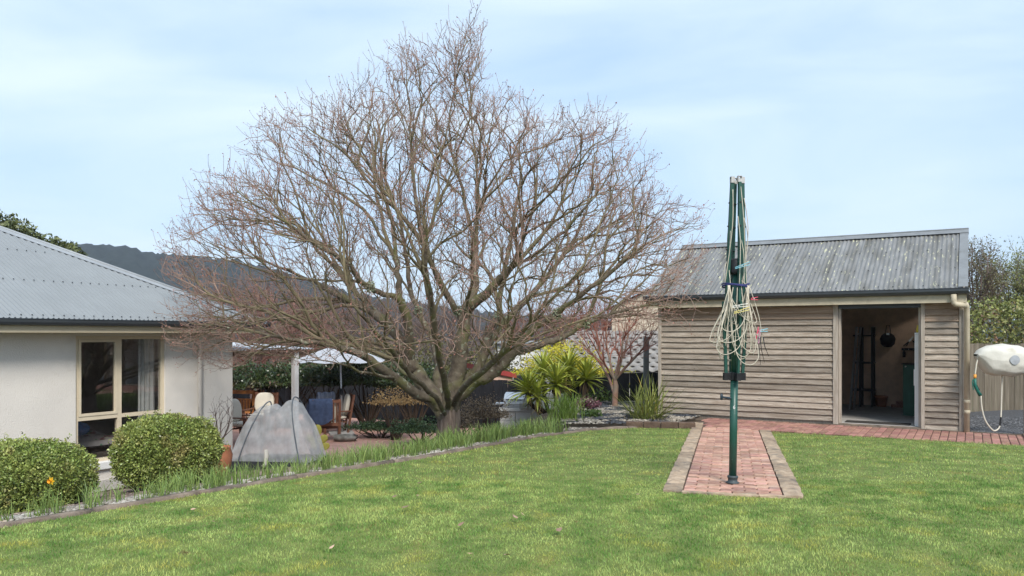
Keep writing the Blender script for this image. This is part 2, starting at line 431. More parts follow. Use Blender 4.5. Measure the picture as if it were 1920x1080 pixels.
MAT['concrete'] = M('shed_concrete', (0.42, 0.40, 0.37), 0.9, var=0.2, scale=5, bump=0.3)
MAT['black'] = M('black_plastic', (0.018, 0.018, 0.02), 0.5, var=0.2)
MAT['alu'] = M('dull_aluminium', (0.55, 0.56, 0.57), 0.4, var=0.08, metal=0.8)
MAT['green_metal'] = M('green_painted_metal', (0.018, 0.085, 0.058), 0.45, var=0.2, spots=((0.5, 0.5, 0.45), 9, 0.70))
MAT['clay'] = M('terracotta', (0.42, 0.17, 0.09), 0.8, var=0.2, scale=9)
MAT['fabric_dark'] = M('dark_cloth', (0.02, 0.02, 0.022), 0.95, var=0.3)
MAT['yellow'] = M('yellow_plastic', (0.75, 0.58, 0.08), 0.5)
MAT['dark_room'] = M('room_paint', (0.38, 0.33, 0.29), 0.9)
MAT['carpet'] = M('room_carpet', (0.20, 0.17, 0.14), 0.95)
MAT['curtain'] = M('pale_curtain', (0.60, 0.62, 0.60), 0.9, var=0.06, trans=0.2)
def glass_mat(name, tint=0.85):
    m = bpy.data.materials.new(name); m.use_nodes = True; t = m.node_tree; N = t.nodes; N.clear()
    o = N.new('ShaderNodeOutputMaterial'); mix = N.new('ShaderNodeMixShader'); f = N.new('ShaderNodeLayerWeight'); f.inputs['Blend'].default_value = 0.5
    pw = N.new('ShaderNodeMath'); pw.operation = 'POWER'; pw.inputs[1].default_value = 4.0
    mr = N.new('ShaderNodeMapRange'); mr.inputs['To Min'].default_value = 0.17; mr.inputs['To Max'].default_value = 0.95
    tr = N.new('ShaderNodeBsdfTransparent'); tr.inputs[0].default_value = (tint, tint, tint, 1)
    gl = N.new('ShaderNodeBsdfGlossy'); gl.inputs['Roughness'].default_value = 0.01
    t.links.new(f.outputs['Facing'], pw.inputs[0]); t.links.new(pw.outputs[0], mr.inputs['Value']); t.links.new(mr.outputs[0], mix.inputs[0])
    t.links.new(tr.outputs[0], mix.inputs[1]); t.links.new(gl.outputs[0], mix.inputs[2]); t.links.new(mix.outputs[0], o.inputs[0])
    return m
MAT['glass'] = glass_mat('window_glass', 0.8)

def corrugated(y_of, x0, x1, n_per=8, pitch=0.0762, amp=0.0085, rows=1):
    """sheet in (x, s, h): x across the corrugations, s up the slope from 0 to y_of(x), h the wave"""
    nx = max(2, int(round((x1 - x0) / pitch * n_per)))
    vs_ = []; fs = []
    for i in range(nx + 1):
        x = x0 + (x1 - x0) * i / nx
        h = amp * math.sin(2 * math.pi * x / pitch)
        top = y_of(x)
        for r_ in range(rows + 1): vs_.append((x, top * r_ / rows, h))
    k = rows + 1
    for i in range(nx):
        for r_ in range(rows): fs.append((i*k+r_, (i+1)*k+r_, (i+1)*k+r_+1, i*k+r_+1))
    return vs_, fs

# ------------------------------------------------------------------ timber shed
SL, SDP = 5.303, 4.2
shed = thing('timber_shed', S(-5.41, 14.945, 0.0), ROT, 'weathered timber weatherboard shed with grey corrugated roof and open doorway', 'shed')
DX0, DX1 = 3.366, 4.681
def board_mesh(L_, seed):
    r_ = random.Random(seed); m = MB(); n = 6
    prof = [(-0.028, 0.0), (-0.042, 0.003), (-0.007, 0.128), (0.0, 0.128), (0.0, 0.0)]
    vs_ = []; fs = []
    for i in range(n + 1):
        x = L_ * i / n; wob = r_.gauss(0, 0.0022); w2 = r_.gauss(0, 0.003)
        for y, z in prof: vs_.append((x, y + (wob if y < -0.004 else 0), z + (w2 if z < .05 else 0)))
    k = len(prof)
    for i in range(n):
        for j in range(k):
            j2 = (j + 1) % k; fs.append((i*k+j, i*k+j2, (i+1)*k+j2, (i+1)*k+j))
    fs.append(tuple(range(k))); fs.append(tuple(n*k + j for j in range(k - 1, -1, -1)))
    return m.add(vs_, fs).mesh('weatherboard')
for w, (x0, x1) in enumerate(((0.062, DX0 - 0.085), (DX1 + 0.06, SL - 0.058))):
    for j in range(20):
        z = (0.075 if w == 0 else 0.012) + j * 0.1085
        if z > 2.12: break
        me = board_mesh(x1 - x0, 100 * w + j)
        o = piece('weatherboard', me, MAT['board'] if j < 17 else MAT['board_brown'], shed, (x0, 0.0, z), 0.0, 0.0)  # topmost boards get a browner, darker tone
        o.rotation_euler = (random.gauss(0, 0.012), random.gauss(0, 0.0006), 0)
nl_ = MB()
for x_ in [0.12 + 0.62 * i for i in range(6)] + [DX1 + 0.09, SL - 0.09]:
    if DX0 - 0.1 < x_ < DX1 + 0.06: continue
    for j in range(19):
        z_ = (0.075 if x_ < DX0 else 0.012) + j * 0.1085 + 0.028 + random.gauss(0, .004); xx = x_ + random.gauss(0, .006)
        nl_.box(xx - .004, xx + .004, -0.0385, -0.030, z_ - .004, z_ + .004)
tag(nl_.build('nail_heads', MAT['gutter'], shed), kind='stuff')
sb = MB().box(0.0, DX0 - 0.0, 0.004, 0.05, 0.0, 2.2).box(DX1, SL, 0.004, 0.05, 0.0, 2.2)
sb.build('wall_framing', MAT['frame_wood'], shed)
for x0, x1, z1 in ((-0.004, 0.06, 2.2), (DX0 - 0.083, DX0, 2.2), (DX1, DX1 + 0.058, 2.2), (SL - 0.056, SL + 0.004, 2.2)):
    MB().box(x0, x1, -0.054, 0.003, 0.03, z1).build('corner_post', MAT['frame_wood'], shed, bevel=0.004)
MB().box(DX0 + 0.004, DX0 + 0.04, 0.0, 0.12, 0.05, 2.14).build('door_jamb', MAT['frame_wood'], shed)
MB().box(DX1 - 0.04, DX1 - 0.004, 0.0, 0.12, 0.05, 2.14).build('door_jamb', MAT['frame_wood'], shed)
MB().box(DX0 + 0.002, DX1 - 0.002, -0.02, 0.1, 2.10, 2.19).build('door_track', MAT['gutter'], shed)
MB().box(DX0 - 0.08, DX1 + 0.06, -0.05, 0.10, 0.0, 0.045).build('threshold', MAT['edging'], shed, bevel=0.006)
MB().box(0.02, SL - 0.02, 0.06, SDP - 0.02, -0.05, 0.05).build('floor_slab', MAT['concrete'], shed)
MB().box(0.0, 0.05, 0.06, SDP, 0, 2.35).build('side_wall', MAT['lining'], shed)
MB().box(SL - 0.05, SL, 0.06, SDP, 0, 2.35).build('side_wall', MAT['board'], shed)
MB().box(0.06, SL - 0.06, SDP - 0.05, SDP, 0, 2.35).build('back_wall', MAT['lining'], shed)
for xg in (0.0, SL - 0.05):
    MB().add([(xg, 0.06, 2.35), (xg, SDP, 2.35), (xg, SDP / 2, 3.48), (xg + 0.05, 0.06, 2.35), (xg + 0.05, SDP, 2.35), (xg + 0.05, SDP / 2, 3.48)],
             [(0, 1, 2), (5, 4, 3), (0, 2, 5, 3), (2, 1, 4, 5), (1, 0, 3, 4)]).build('gable_wall', MAT['board'], shed)
# roof
RY0, RZ0, RYR, RZR = -0.27, 2.405, 2.1, 3.615
ang = math.atan2(RZR - RZ0, RYR - RY0); slen = math.hypot(RZR - RZ0, RYR - RY0)
xs = -0.2; n_sheet = 0
while xs < 5.24:
    xe = min(xs + 0.762, 5.27)
    vs_, fs = corrugated(lambda x: slen, xs, xe, 8, rows=3)
    m = MB().add([(x, s_, h) for x, s_, h in vs_], fs)
    o = m.build('roof_sheet', MAT['roof_shed'], shed, True, (0, RY0, RZ0 + 0.0012 * (n_sheet % 2)), (ang, 0, 0)); xs += 0.762; n_sheet += 1
MB().grid(lambda s, t: (-0.2 + 5.57 * s, RYR + 0.01 + (SDP + 0.25 - RYR) * t, RZR - (RZR - RZ0) * t), 1, 1).build('rear_roof_plane', MAT['roof_shed'], shed)
# ridge cap: flat flashing on both slopes with a small roll
rc = MB()
dy, dz = math.cos(ang), math.sin(ang)
for sgn in (-1, 1):
    rc.grid(lambda s, t, sg=sgn: (-0.21 + 5.59 * s, RYR + sg * 0.20 * t * dy, RZR + 0.034 - 0.20 * t * dz), 6, 1)
rc.tube([(-0.21, RYR, RZR + 0.036), (5.38, RYR, RZR + 0.036)], 0.018, 8)
rc.build('ridge_cap', MAT['cap_old'], shed)
fl = MB().grid(lambda s, t: (5.235 + 0.14 * s, RY0 - 0.01 + (RYR - RY0) * t, RZ0 + 0.018 + (RZR - RZ0) * t), 1, 1)
fl.grid(lambda s, t: (5.376, RY0 - 0.01 + (RYR - RY0) * t, RZ0 + 0.018 - 0.16 * s + (RZR - RZ0) * t), 1, 1)
fl.build('verge_flashing', MAT['cap_old'], shed)
MB().grid(lambda s, t: (5.366, RY0 + (RYR - RY0) * t, RZ0 - 0.02 - 0.15 * s + (RZR - RZ0) * t), 1, 1).build('barge_board', MAT['cream_old'], shed)
sc = MB()
for r_, ss in enumerate((0.10, 0.85, 1.7, 2.45)):
    for i in range(24):
        x = -0.1 + i * 0.0762 * 3 + 0.019
        if x < 5.2: sc.box(x - .007, x + .007, RY0 + ss * dy - .007, RY0 + ss * dy + .007, RZ0 + ss * dz + .006, RZ0 + ss * dz + .018)
tag(sc.build('roof_screws', MAT['black'], shed), kind='stuff')
def gutter_profile(x0, x1, y, z, h=0.10, w=0.10):
    m = MB(); pr = [(0.0, 0.0), (0.0, -h), (-w * 0.35, -h * 1.05), (-w * 0.8, -h * 0.85), (-w, -h * 0.5), (-w, -0.012), (-w - .008, -0.004), (-w + .002, 0.004), (-w + .008, -0.01), (-w + .008, -h * .5), (-0.008, -h * .9), (-0.008, 0)]
    vs_ = [(x, y + p, z + q) for x in (x0, x1) for p, q in pr]; k = len(pr)
    fs = [(j, (j + 1) % k, k + (j + 1) % k, k + j) for j in range(k)] + [tuple(range(k)), tuple(range(2 * k - 1, k - 1, -1))]
    return m.add(vs_, fs)
gutter_profile(-0.22, 5.385, RY0 + 0.045, RZ0 - 0.005).build('gutter', MAT['gutter'], shed)
MB().box(-0.2, 5.355, RY0 + 0.048, RY0 + 0.075, 2.165, 2.385).build('fascia', MAT['cream_old'], shed)
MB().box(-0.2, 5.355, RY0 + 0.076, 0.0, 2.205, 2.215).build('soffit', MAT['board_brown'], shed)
dp = MB()
dp.tube([(5.17, RY0 + 0.0, 2.30), (5.17, RY0 + 0.0, 2.20), (5.175, RY0 - .0, 2.16), (5.20, RY0 + .0, 2.135), (5.26, RY0 + 0.02, 2.125), (5.335, RY0 + 0.10, 2.115)], 0.045, 12)
dp.tube([(5.335, RY0 + 0.10, 2.15), (5.35, RY0 + 0.13, 2.10), (5.357, -0.085, 2.02), (5.357, -0.085, 0.0)], 0.043, 12)
d_ = dp.build('downpipe', MAT['cream_old'], shed, True)
for z in (0.33, 0.5):
    MB().lathe([(0.043, 0), (0.049, 0.005), (0.049, 0.05), (0.043, 0.055)], 14, (5.357, -0.085, z)).build('pipe_collar', MAT['cream_old'], d_, True)

# things inside the shed (shed local coordinates through its frame)
def SH(x, y, z): return S(x - 5.41, y + 14.945, z)
# cabinet
cab = thing('metal_cabinet', SH(4.27, 1.97, 0.05), ROT, 'chipped dark green metal cabinet standing inside the shed doorway', 'cabinet')
MB().box(0, 0.75, 0.02, 0.5, 0, 1.0).build('body', MAT['green_metal'], cab, bevel=0.006)
MB().box(0.02, 0.72, 0.0, 0.018, 0.04, 0.96).build('door', MAT['green_metal'], cab, bevel=0.004)
MB().box(-0.03, 0.78, -0.02, 0.52, 1.003, 1.02).build('top', MAT['black'], cab)
# unidentified white panel beside the jamb, given a slim box shape
wp = thing('white_panel', SH(4.575, 0.13, 0.05), ROT, 'tall slim white panel at the right side of the shed doorway', 'panel')
MB().box(0, 0.062, 0, 0.5, 0, 1.62).build('body', MAT['white'], wp, bevel=0.005)
MB().box(-0.016, -0.001, 0.05, 0.1, 0.70, 0.98).build('handle', MAT['white'], wp)
MB().box(0.003, 0.059, -0.012, -0.001, 1.585, 1.61).build('trim', MAT['alu'], wp)
tag(MB().lathe([(0, 0), (0.03, 0), (0.032, 0.06), (0.02, 0.10), (0.02, 0.13), (0, 0.13)], 12).build('spray_can', MAT['yellow'], None, True, SH(4.62, 0.3, 1.67)),
    'small yellow can on top of the slim white panel in the shed', 'can')
# ladder and shelf frame
ld = thing('ladder', SH(3.22, 2.75, 0.05), ROT, 'dull aluminium ladder leaning against the wall inside the shed', 'ladder')
for s_ in (0, 1): MB().bar((s_ * .03, s_ * 0.36, 0), (0.10 + s_ * .03, 0.30 + s_ * 0.36, 1.75), 0.03, 0.06).build('rail', MAT['alu'], ld)
for i in range(6):
    f = (i + 0.5) / 6; MB().bar((0.10 * f, 0.30 * f, 1.75 * f), (0.10 * f + .03, 0.30 * f + 0.36, 1.75 * f), 0.025, 0.025).build('rung', MAT['alu'], ld)
sf = thing('shelf_frame', SH(3.30, 3.55, 0.05), ROT, 'black metal shelf frame beside the ladder in the shed', 'shelf')
for x in (0, 0.24):
    for y in (0, 0.4): MB().box(x, x + 0.045, y, y + 0.045, 0, 1.75).build('post', MAT['black'], sf)
for z in (0.35, 0.95, 1.55): MB().box(-0.12, 0.30, -0.005, 0.45, z, z + 0.03).build('shelf', MAT['black'], sf)
# wall items on the back wall
wy = SDP - 0.055
hat = thing('hanging_helmet', SH(3.83, wy, 1.62), ROT, 'black rounded bag hanging on the shed back wall', 'bag')
MB().lathe([(0.0, -0.26), (0.08, -0.25), (0.14, -0.19), (0.16, -0.08), (0.13, 0.0), (0.06, 0.05), (0, 0.06)], 14).build('body', MAT['fabric_dark'], hat, True, (0, -0.1, 0))
MB().tube([(-0.05, -0.08, 0.03), (-0.03, -0.03, 0.22), (0.03, -0.03, 0.22), (0.06, -0.08, 0.03)], 0.008, 6).build('strap', MAT['fabric_dark'], hat)
MB().box(-0.02, 0.04, -0.215, -0.205, -0.02, 0.05).build('buckle', MAT['alu'], hat)
rail = thing('hook_rail', SH(4.1, wy, 1.29), ROT, 'dark hook rail on the shed back wall', 'rail')
MB().box(0, 0.38, -0.02, -0.003, 0, 0.05).build('board', MAT['black'], rail)
for i in range(4): MB().tube([(0.05 + i * .09, -0.02, 0.02), (0.05 + i * .09, -0.06, 0.01), (0.05 + i * .09, -0.065, 0.04)], 0.005, 5).build('hook', MAT['alu'], rail)
tag(MB().lathe([(0, -0.14), (0.03, -0.14), (0.034, -0.04), (0.012, 0.0), (0.012, 0.03), (0, 0.03)], 10).build('hanging_bottle', MAT['black'], None, True, SH(4.15, wy - .06, 1.28)),
    'small black bottle hanging under the hook rail in the shed', 'bottle')
for i, (x, z, an, nm, lb) in enumerate(((4.24, 1.48, 0.9, 'secateurs', 'silver bladed secateurs hanging above the hook rail in the shed'), (4.42, 1.42, -0.8, 'hand_pliers', 'dark handled pliers hanging right of the secateurs in the shed'))):
    t_ = thing(nm, SH(x, wy - 0.01, z), ROT, lb, 'tool')
    c_, s_ = math.cos(an), math.sin(an)
    MB().bar((0, -0.01, 0), (0.14 * c_, -0.01, 0.14 * s_), 0.02, 0.03).build('blade', MAT['alu'], t_)
    MB().bar((0, -0.012, 0), (-0.12 * c_ - .03, -0.012, -0.12 * s_), 0.016, 0.022).build('grip', MAT['black'], t_)
    MB().bar((0, -0.014, 0), (-0.12 * c_ + .03, -0.014, -0.12 * s_), 0.016, 0.022).build('grip', MAT['black'], t_)
# floor items
tag(MB().lathe([(0.0, 0), (0.09, 0), (0.12, 0.2), (0.135, 0.2), (0.135, 0.24), (0.11, 0.24), (0.09, 0.05), (0, 0.05)], 16).build('clay_pot', MAT['clay'], None, True, SH(3.72, 3.9, 0.05)),
    'small terracotta pot on the shed floor by the back wall', 'pot')
for i, (x, y, r_, z) in enumerate(((4.03, 3.85, 0.2, 0.05), (4.25, 3.9, -0.3, 0.05), (4.13, 3.88, 0.5, 0.118))):
    tag(MB().box(-.115, .115, -.055, .055, 0, .066).build('loose_brick', MAT['brick_dark'], None, loc=SH(x, y, z), rot=(0, 0, ROT + r_), bevel=0.004),
        'loose red brick in the small pile on the shed floor', 'brick', 'loose bricks on the shed floor')
for i, x in enumerate((4.40, 4.55)):
    bt = thing('rubber_boot', SH(x, 3.6, 0.05), ROT + 0.3 - .4 * i, ('left' if i == 0 else 'right') + ' black boot of the pair standing on the shed floor', 'boot', 'boots on the shed floor')
    MB().lathe([(0.0, 0), (0.05, 0), (0.055, 0.08), (0.055, 0.22), (0.06, 0.25), (0.05, 0.25), (0.045, 0.1), (0, 0.1)], 12).build('shaft', MAT['fabric_dark'], bt, True)
    MB().grid(lambda s, t: (0.05 * math.cos(2 * math.pi * s) * (1 - .3 * t), -0.08 + 0.13 * math.sin(2 * math.pi * s) * (1 - .2 * t), 0.09 * t), 14, 4).build('foot', MAT['fabric_dark'], bt, True)
    MB().box(-0.055, 0.055, -0.215, 0.055, -0.0, 0.02).build('sole', MAT['black'], bt, bevel=0.008)
mt = MB().box(0.0, 1.05, 0, 0.32, 0, 0.012)
tag(mt.build('door_mat', M('dark_mat', (0.05, 0.045, 0.04), 0.95, var=0.3, scale=60), None, loc=SH(3.45, 0.14, 0.052), rot=(0, 0, ROT)), 'thin dark door mat just inside the shed threshold', 'mat')

# ------------------------------------------------------------------ house
HB = -0.87
house = thing('stucco_house', S(-12.04, 9.91, HB), ROT, 'single storey pale stucco house with grey hipped corrugated roof at the left', 'house')
def hz(z): return z - HB
Y0, Y1, WZ0, WZ1 = 6.924 - 9.91, 8.487 - 9.91, -0.405, 1.615
wl = MB()
TH = 0.2
wl.box(-TH, 0, -9.0, Y0, -0.1, hz(1.69)); wl.box(-TH, 0, Y1, 0.0, -0.1, hz(1.69))
wl.box(-TH, -0.0, Y0, Y1, -0.1, hz(WZ0)); wl.box(-TH, 0, Y0, Y1, hz(WZ1), hz(1.69))
wl.box(-8.5, -TH - .001, -TH, 0.0, -0.1, hz(1.69)); wl.box(-8.5, -TH - .001, -9.0, -8.8, -0.1, hz(1.69)); wl.box(-8.7, -8.501, -9.0, 0, -0.1, hz(1.69))
wl.build('wall', MAT['stucco'], house)
MB().box(-8.5, -TH - .01, -8.8, -TH - .01, 0.1, 0.2).build('floor', MAT['carpet'], house)
MB().box(-8.5, -0.21, -8.8, -TH - .01, hz(1.70), hz(1.72)).build('ceiling', MAT['white'], house)
MB().box(-3.4, -3.3, -8.8, -TH - .01, 0.2, hz(1.69)).build('inner_wall', MAT['dark_room'], house)
MB().box(-3.29, -0.22, -5.2, -5.1, 0.2, hz(1.69)).build('inner_wall', MAT['dark_room'], house)
# window
win = MB()
fx0, fx1 = -0.11, -0.035
YM = 7.668 - 9.91; ZT = 0.30
def fr(y0, y1, z0, z1, p=0.0): win.box(fx0, fx1 + p, y0, y1, hz(z0), hz(z1))
fr(Y0 + .002, Y0 + 0.055, WZ0 + .002, WZ1 - .002); fr(Y1 - 0.055, Y1 - .002, WZ0 + .002, WZ1 - .002)
fr(Y0 + 0.055, Y1 - 0.055, WZ1 - 0.055, WZ1 - .002); fr(Y0 + 0.055, Y1 - 0.055, WZ0 + .002, WZ0 + 0.05)
fr(YM - 0.035, YM + 0.035, WZ0 + 0.05, WZ1 - 0.055, 0.004); fr(Y0 + 0.055, YM - 0.035, ZT - 0.03, ZT + 0.035, 0.002); fr(YM + 0.035, Y1 - 0.055, ZT - 0.03, ZT + 0.03, 0.002)
window = win.build('window', MAT['window_frame'], house)
sash = MB()
for y0, y1, z0, z1 in ((Y0 + .058, Y0 + .10, ZT + .038, WZ1 - .058), (YM - .08, YM - .038, ZT + .038, WZ1 - .058), (Y0 + .10, YM - .08, WZ1 - .10, WZ1 - .058), (Y0 + .10, YM - .08, ZT + .038, ZT + .08)):
    sash.box(-0.075, -0.022, y0, y1, hz(z0), hz(z1))
sash.build('sash', MAT['window_frame'], window)
for y0, y1, z0, z1 in ((Y0 + .10, YM - .08, ZT + .08, WZ1 - .10), (YM + .035, Y1 - .055, ZT + .03, WZ1 - .055), (Y0 + .055, YM - .035, WZ0 + .05, ZT - .03), (YM + .035, Y1 - .055, WZ0 + .05, ZT - .03)):
    MB().add([(-0.06, y0, hz(z0)), (-0.06, y1, hz(z0)), (-0.06, y1, hz(z1)), (-0.06, y0, hz(z1))], [(0, 1, 2, 3)]).build('pane', MAT['glass'], window)
MB().box(-0.03, 0.055, Y0 - 0.03, Y1 + 0.03, hz(WZ0 - 0.13), hz(WZ0 - 0.004)).build('window_sill', MAT['white'], house, bevel=0.012)
for nm, y0, y1 in (('left', Y0 + 0.02, Y0 + 0.13), ('right', 8.13 - 9.91, Y1 - 0.03)):
    n = 40
    MB().grid(lambda s, t: (-0.24 + 0.025 * math.sin(s * (y1 - y0) * 75) + 0.01 * math.sin(s * 9 + t * 2), y0 + (y1 - y0) * s, hz(WZ0 - 0.05 + (WZ1 + 0.06 - WZ0) * t)), n, 6)\
        .build('curtain', MAT['curtain'], house, True)
# eaves
OV = 0.40; EY = 0.39; EZ = 1.865; SLP = 0.518
MB().box(0.001, OV - 0.03, -9.4, EY - 0.03, hz(1.69), hz(1.70)).build('soffit', MAT['cream'], house)
MB().box(-8.9, 0.0, 0.001, EY - 0.03, hz(1.69), hz(1.70)).build('soffit', MAT['cream'], house)
fa = MB().box(OV - 0.029, OV, -9.4, EY, hz(1.665), hz(1.80)); fa.box(OV + .001, OV + 0.008, -9.4, EY, hz(1.665), hz(1.70))
fa.box(-8.9, OV, EY + .001, EY + .03, hz(1.665), hz(1.80))
fa.build('fascia', MAT['cream'], house)
gm = MB()
pr = [(0.001, 0.0), (0.001, -0.09), (0.045, -0.098), (0.085, -0.085), (0.10, -0.05), (0.10, -0.012), (0.108, -0.004), (0.098, 0.004), (0.09, -0.01), (0.09, -0.05), (0.01, -0.08), (0.01, 0)]
k = len(pr)
vs_ = [(OV + p, y, hz(EZ) + q) for y in (-9.4, EY + 0.1) for p, q in pr]
gm.add(vs_, [(k + j, k + (j + 1) % k, (j + 1) % k, j) for j in range(k)] + [tuple(range(k - 1, -1, -1)), tuple(range(k, 2 * k))])
gm.build('gutter', MAT['gutter'], house)
# roof: front slope in separate sheets, clipped along the hip
hang = math.atan(SLP); HD = 4.4
ys = EY - 0.01; n_sheet = 0
RM = Matrix(((0, -math.cos(hang), math.sin(hang)), (1, 0, 0), (0, math.sin(hang), math.cos(hang))))   # (x across, s up slope, h) -> house axes
while ys > -9.3:
    y1 = ys - 0.762
    vs_, fs = corrugated(lambda q: max(0.02, min(HD, EY + 0.0 - q)) / math.cos(hang), y1, ys, 8, amp=0.012, rows=1)
    m = MB().add([RM @ Vector(p) for p in vs_], fs)
    m.build('roof_sheet', MAT['roof_house'], house, True, (OV + 0.03, 0, hz(EZ) + 0.005 + 0.0015 * (n_sheet % 2)))
    ys = y1; n_sheet += 1
ridge_z = hz(EZ) + HD * SLP
er = MB()
er.add([(OV + .03, EY + .03, hz(EZ)), (-8.9, EY + .03, hz(EZ)), (OV - HD, EY - HD, ridge_z)], [(0, 1, 2)])
er.add([(OV - HD, EY - HD, ridge_z), (-8.9, EY, hz(EZ)), (-8.9, -9.4, hz(EZ)), (OV - HD, -9.4, ridge_z)], [(0, 1, 2, 3)])
er.build('rear_roof_plane', MAT['roof_house'], house)
hc = MB()
p0 = Vector((OV + 0.05, EY + 0.05, hz(EZ) + 0.03)); p1 = Vector((OV - HD, EY - HD, ridge_z + 0.045))
hc.tube([p0, p1], 0.024, 10)
d = (p1 - p0).normalized()
for sd in (Vector((0, -1, 0)), Vector((-1, 0, 0))):
    g = sd.copy(); q0 = p0 + g * 0.0; wv = (g - d * g.dot(d)).normalized() * 0.14 + Vector((0, 0, -0.012))
    hc.add([p0, p1, p1 + wv, p0 + wv], [(0, 1, 2, 3)])
hc.tube([(OV - HD, EY - HD, ridge_z + 0.045), (OV - HD, -9.4, ridge_z + 0.045)], 0.03, 8)
hc.build('hip_cap', MAT['cap'], house, True)
sc = MB()
for r_, ss in enumerate((0.09, 1.35, 2.6)):
    for i in range(62):
        y = EY - 0.1 - i * 0.1524
        if ss < EY - y - 0.1:
            c = RM @ Vector((y, ss, 0.012)) + Vector((OV + .03, 0, hz(EZ) + .005)); sc.box(c.x - .007, c.x + .007, c.y - .007, c.y + .007, c.z - .005, c.z + .008)
tag(sc.build('roof_screws', MAT['black'], house), kind='stuff')
MB().tube([(0.05, 9.16 - 9.91, 0.0), (0.05, 9.16 - 9.91, hz(1.50)), (0.12, 9.16 - 9.91, hz(1.62)), (0.34, 9.16 - 9.91, hz(1.70))], 0.042, 10).build('downpipe', MAT['stucco'], house, True)
MB().box(-8.6, 0.012, -9.0, 0.012, -0.1, 0.16).build('plinth', M('grey_plinth', (0.50, 0.475, 0.44), 0.9, var=0.08, scale=5, bump=0.3), house)
# bed and cushions seen through the window
bed = thing('bed', S(-13.6, 7.4, HB + 0.2), ROT, 'bed with a pale patterned quilt seen through the lower window pane', 'bed')
MB().box(-0.7, 0.7, -0.75, 0.95, 0.05, 0.28).build('base', MAT['carpet'], bed)
MB().grid(lambda s, t: (-0.75 + 1.5 * s, -0.8 + 1.8 * t, 0.5 + 0.03 * math.sin(9 * s) * math.sin(7 * t) - 0.35 * max(0, abs(2 * s - 1) - 0.9) * 8 * .3), 24, 24).build('quilt',
    M('patterned_quilt', (0.45, 0.42, 0.42), 0.9, scale=3, col2=(0.62, 0.58, 0.55), patch=((0.25, 0.10, 0.10), 4, 0.55, 0.6), spots=((0.10, 0.30, 0.16), 4.5, 0.6)), bed, True)
MB().grid(lambda s, t: (0.2 + 0.2 * math.cos(2 * math.pi * s) * math.sin(math.pi * t), 0.3 + 0.24 * math.sin(2 * math.pi * s) * math.sin(math.pi * t), 0.66 - 0.13 * math.cos(math.pi * t)), 14, 8).build('cushion', M('blue_cushion', (0.05, 0.2, 0.5), 0.9), bed, True)
# ------------------------------------------------------------------ rotary clothesline, folded
MAT['green_pole'] = M('dark_green_powder_coat', (0.016, 0.075, 0.055), 0.4, var=0.15, scale=8, spec=0.5, spots=((0.35, 0.42, 0.38), 38, 0.73))
MAT['rope'] = M('cream_clothesline', (0.56, 0.51, 0.41), 0.8, var=0.15, scale=30)
MAT['steel'] = M('galvanised_steel', (0.55, 0.53, 0.49), 0.4, var=0.1, metal=0.6)
PB = Vector((2.262, 7.93, lawn_z(7.93) + 0.021))
cl = thing('rotary_clothesline', PB, 0.0, 'dark green rotary clothesline folded up with cream lines hanging in loops, on the brick strip', 'clothesline')
cl.rotation_euler = (0, R(0.9), 0)      # it leans a little
MB().lathe([(0.0, 0.0), (0.066, 0.0), (0.066, 0.012), (0.048, 0.016), (0.048, 0.05), (0.054, 0.055), (0.054, 0.075), (0.040, 0.08)], 20).build('base_plate', M('dark_base_metal', (0.05, 0.065, 0.07), 0.5, var=0.2), cl, True)
pole = MB().tube([(0, 0, 0.03), (0, 0, 1.10)], 0.0385, 20).build('pole', MAT['green_pole'], cl, True)
MB().tube([(0, 0, 1.08), (0, 0, 2.16)], 0.0335, 18).build('inner_pole', MAT['green_pole'], cl, True)
MB().lathe([(0.036, 0), (0.06, 0.0), (0.062, 0.03), (0.06, 0.14), (0.045, 0.16), (0.0, 0.16)], 16, (0, 0, 2.14)).build('top_hub', MAT['black'], cl, True)
lh = MB().lathe([(0.040, 1.055), (0.052, 1.06), (0.052, 1.13), (0.04, 1.135)], 16)
AZ = [math.radians(d_) for d_ in (8, 98, 188, 278)]
for az in AZ:
    c, s_ = math.cos(az), math.sin(az)
    lh.box(0.04, 0.115, -0.022, 0.022, 1.055, 1.13, Matrix.Rotation(az, 4, 'Z'))
lh.build('lower_hub', MAT['black'], cl)
for i, az in enumerate(AZ):
    c, s_ = math.cos(az), math.sin(az)
    pts = [(0.098, 1.62), (0.090, 2.0), (0.074, 2.5), (0.054, 3.075)]
    arm = MB()
    for (r0, z0), (r1, z1) in zip(pts[:-1], pts[1:]): arm.bar((c * r0, s_ * r0, z0), (c * r1, s_ * r1, z1 + .002), 0.038, 0.026, (-s_, c, 0))
    a_ = arm.build('arm', MAT['green_pole'], cl)
    r1, z1 = pts[-1]
    cp = MB().box(-0.021, 0.021, -0.019, 0.019, 0, 0.035).box(-0.021, -0.015, -0.019, 0.019, 0.035, 0.058).box(0.015, 0.021, -0.019, 0.019, 0.035, 0.058).box(-0.021, 0.021, -0.019, 0.019, 0.0585, 0.064)
    cp.build('arm_cap', MAT['steel'], a_, loc=(c * r1, s_ * r1, z1), rot=(0, 0, az + math.pi / 2))
    MB().bar((c * 0.088, s_ * 0.088, 1.10), (c * 0.128, s_ * 0.128, 1.86), 0.030, 0.022, (-s_, c, 0)).build('strut', MAT['green_pole'], cl)
    for z_, r_ in ((2.86, 0.07), (2.62, 0.08), (2.38, 0.09)):
        MB().bar((c * (r_ - .05), s_ * (r_ - .05), z_), (c * (r_ + .02), s_ * (r_ + .02), z_ + .01), 0.012, 0.012).build('line_guide', MAT['black'], a_)
cr = MB().tube([(0, 0, 0.872), (-0.075, -0.02, 0.872)], 0.013, 8).tube([(-0.07, -0.02, 0.872), (-0.135, -0.03, 0.885)], 0.011, 8)
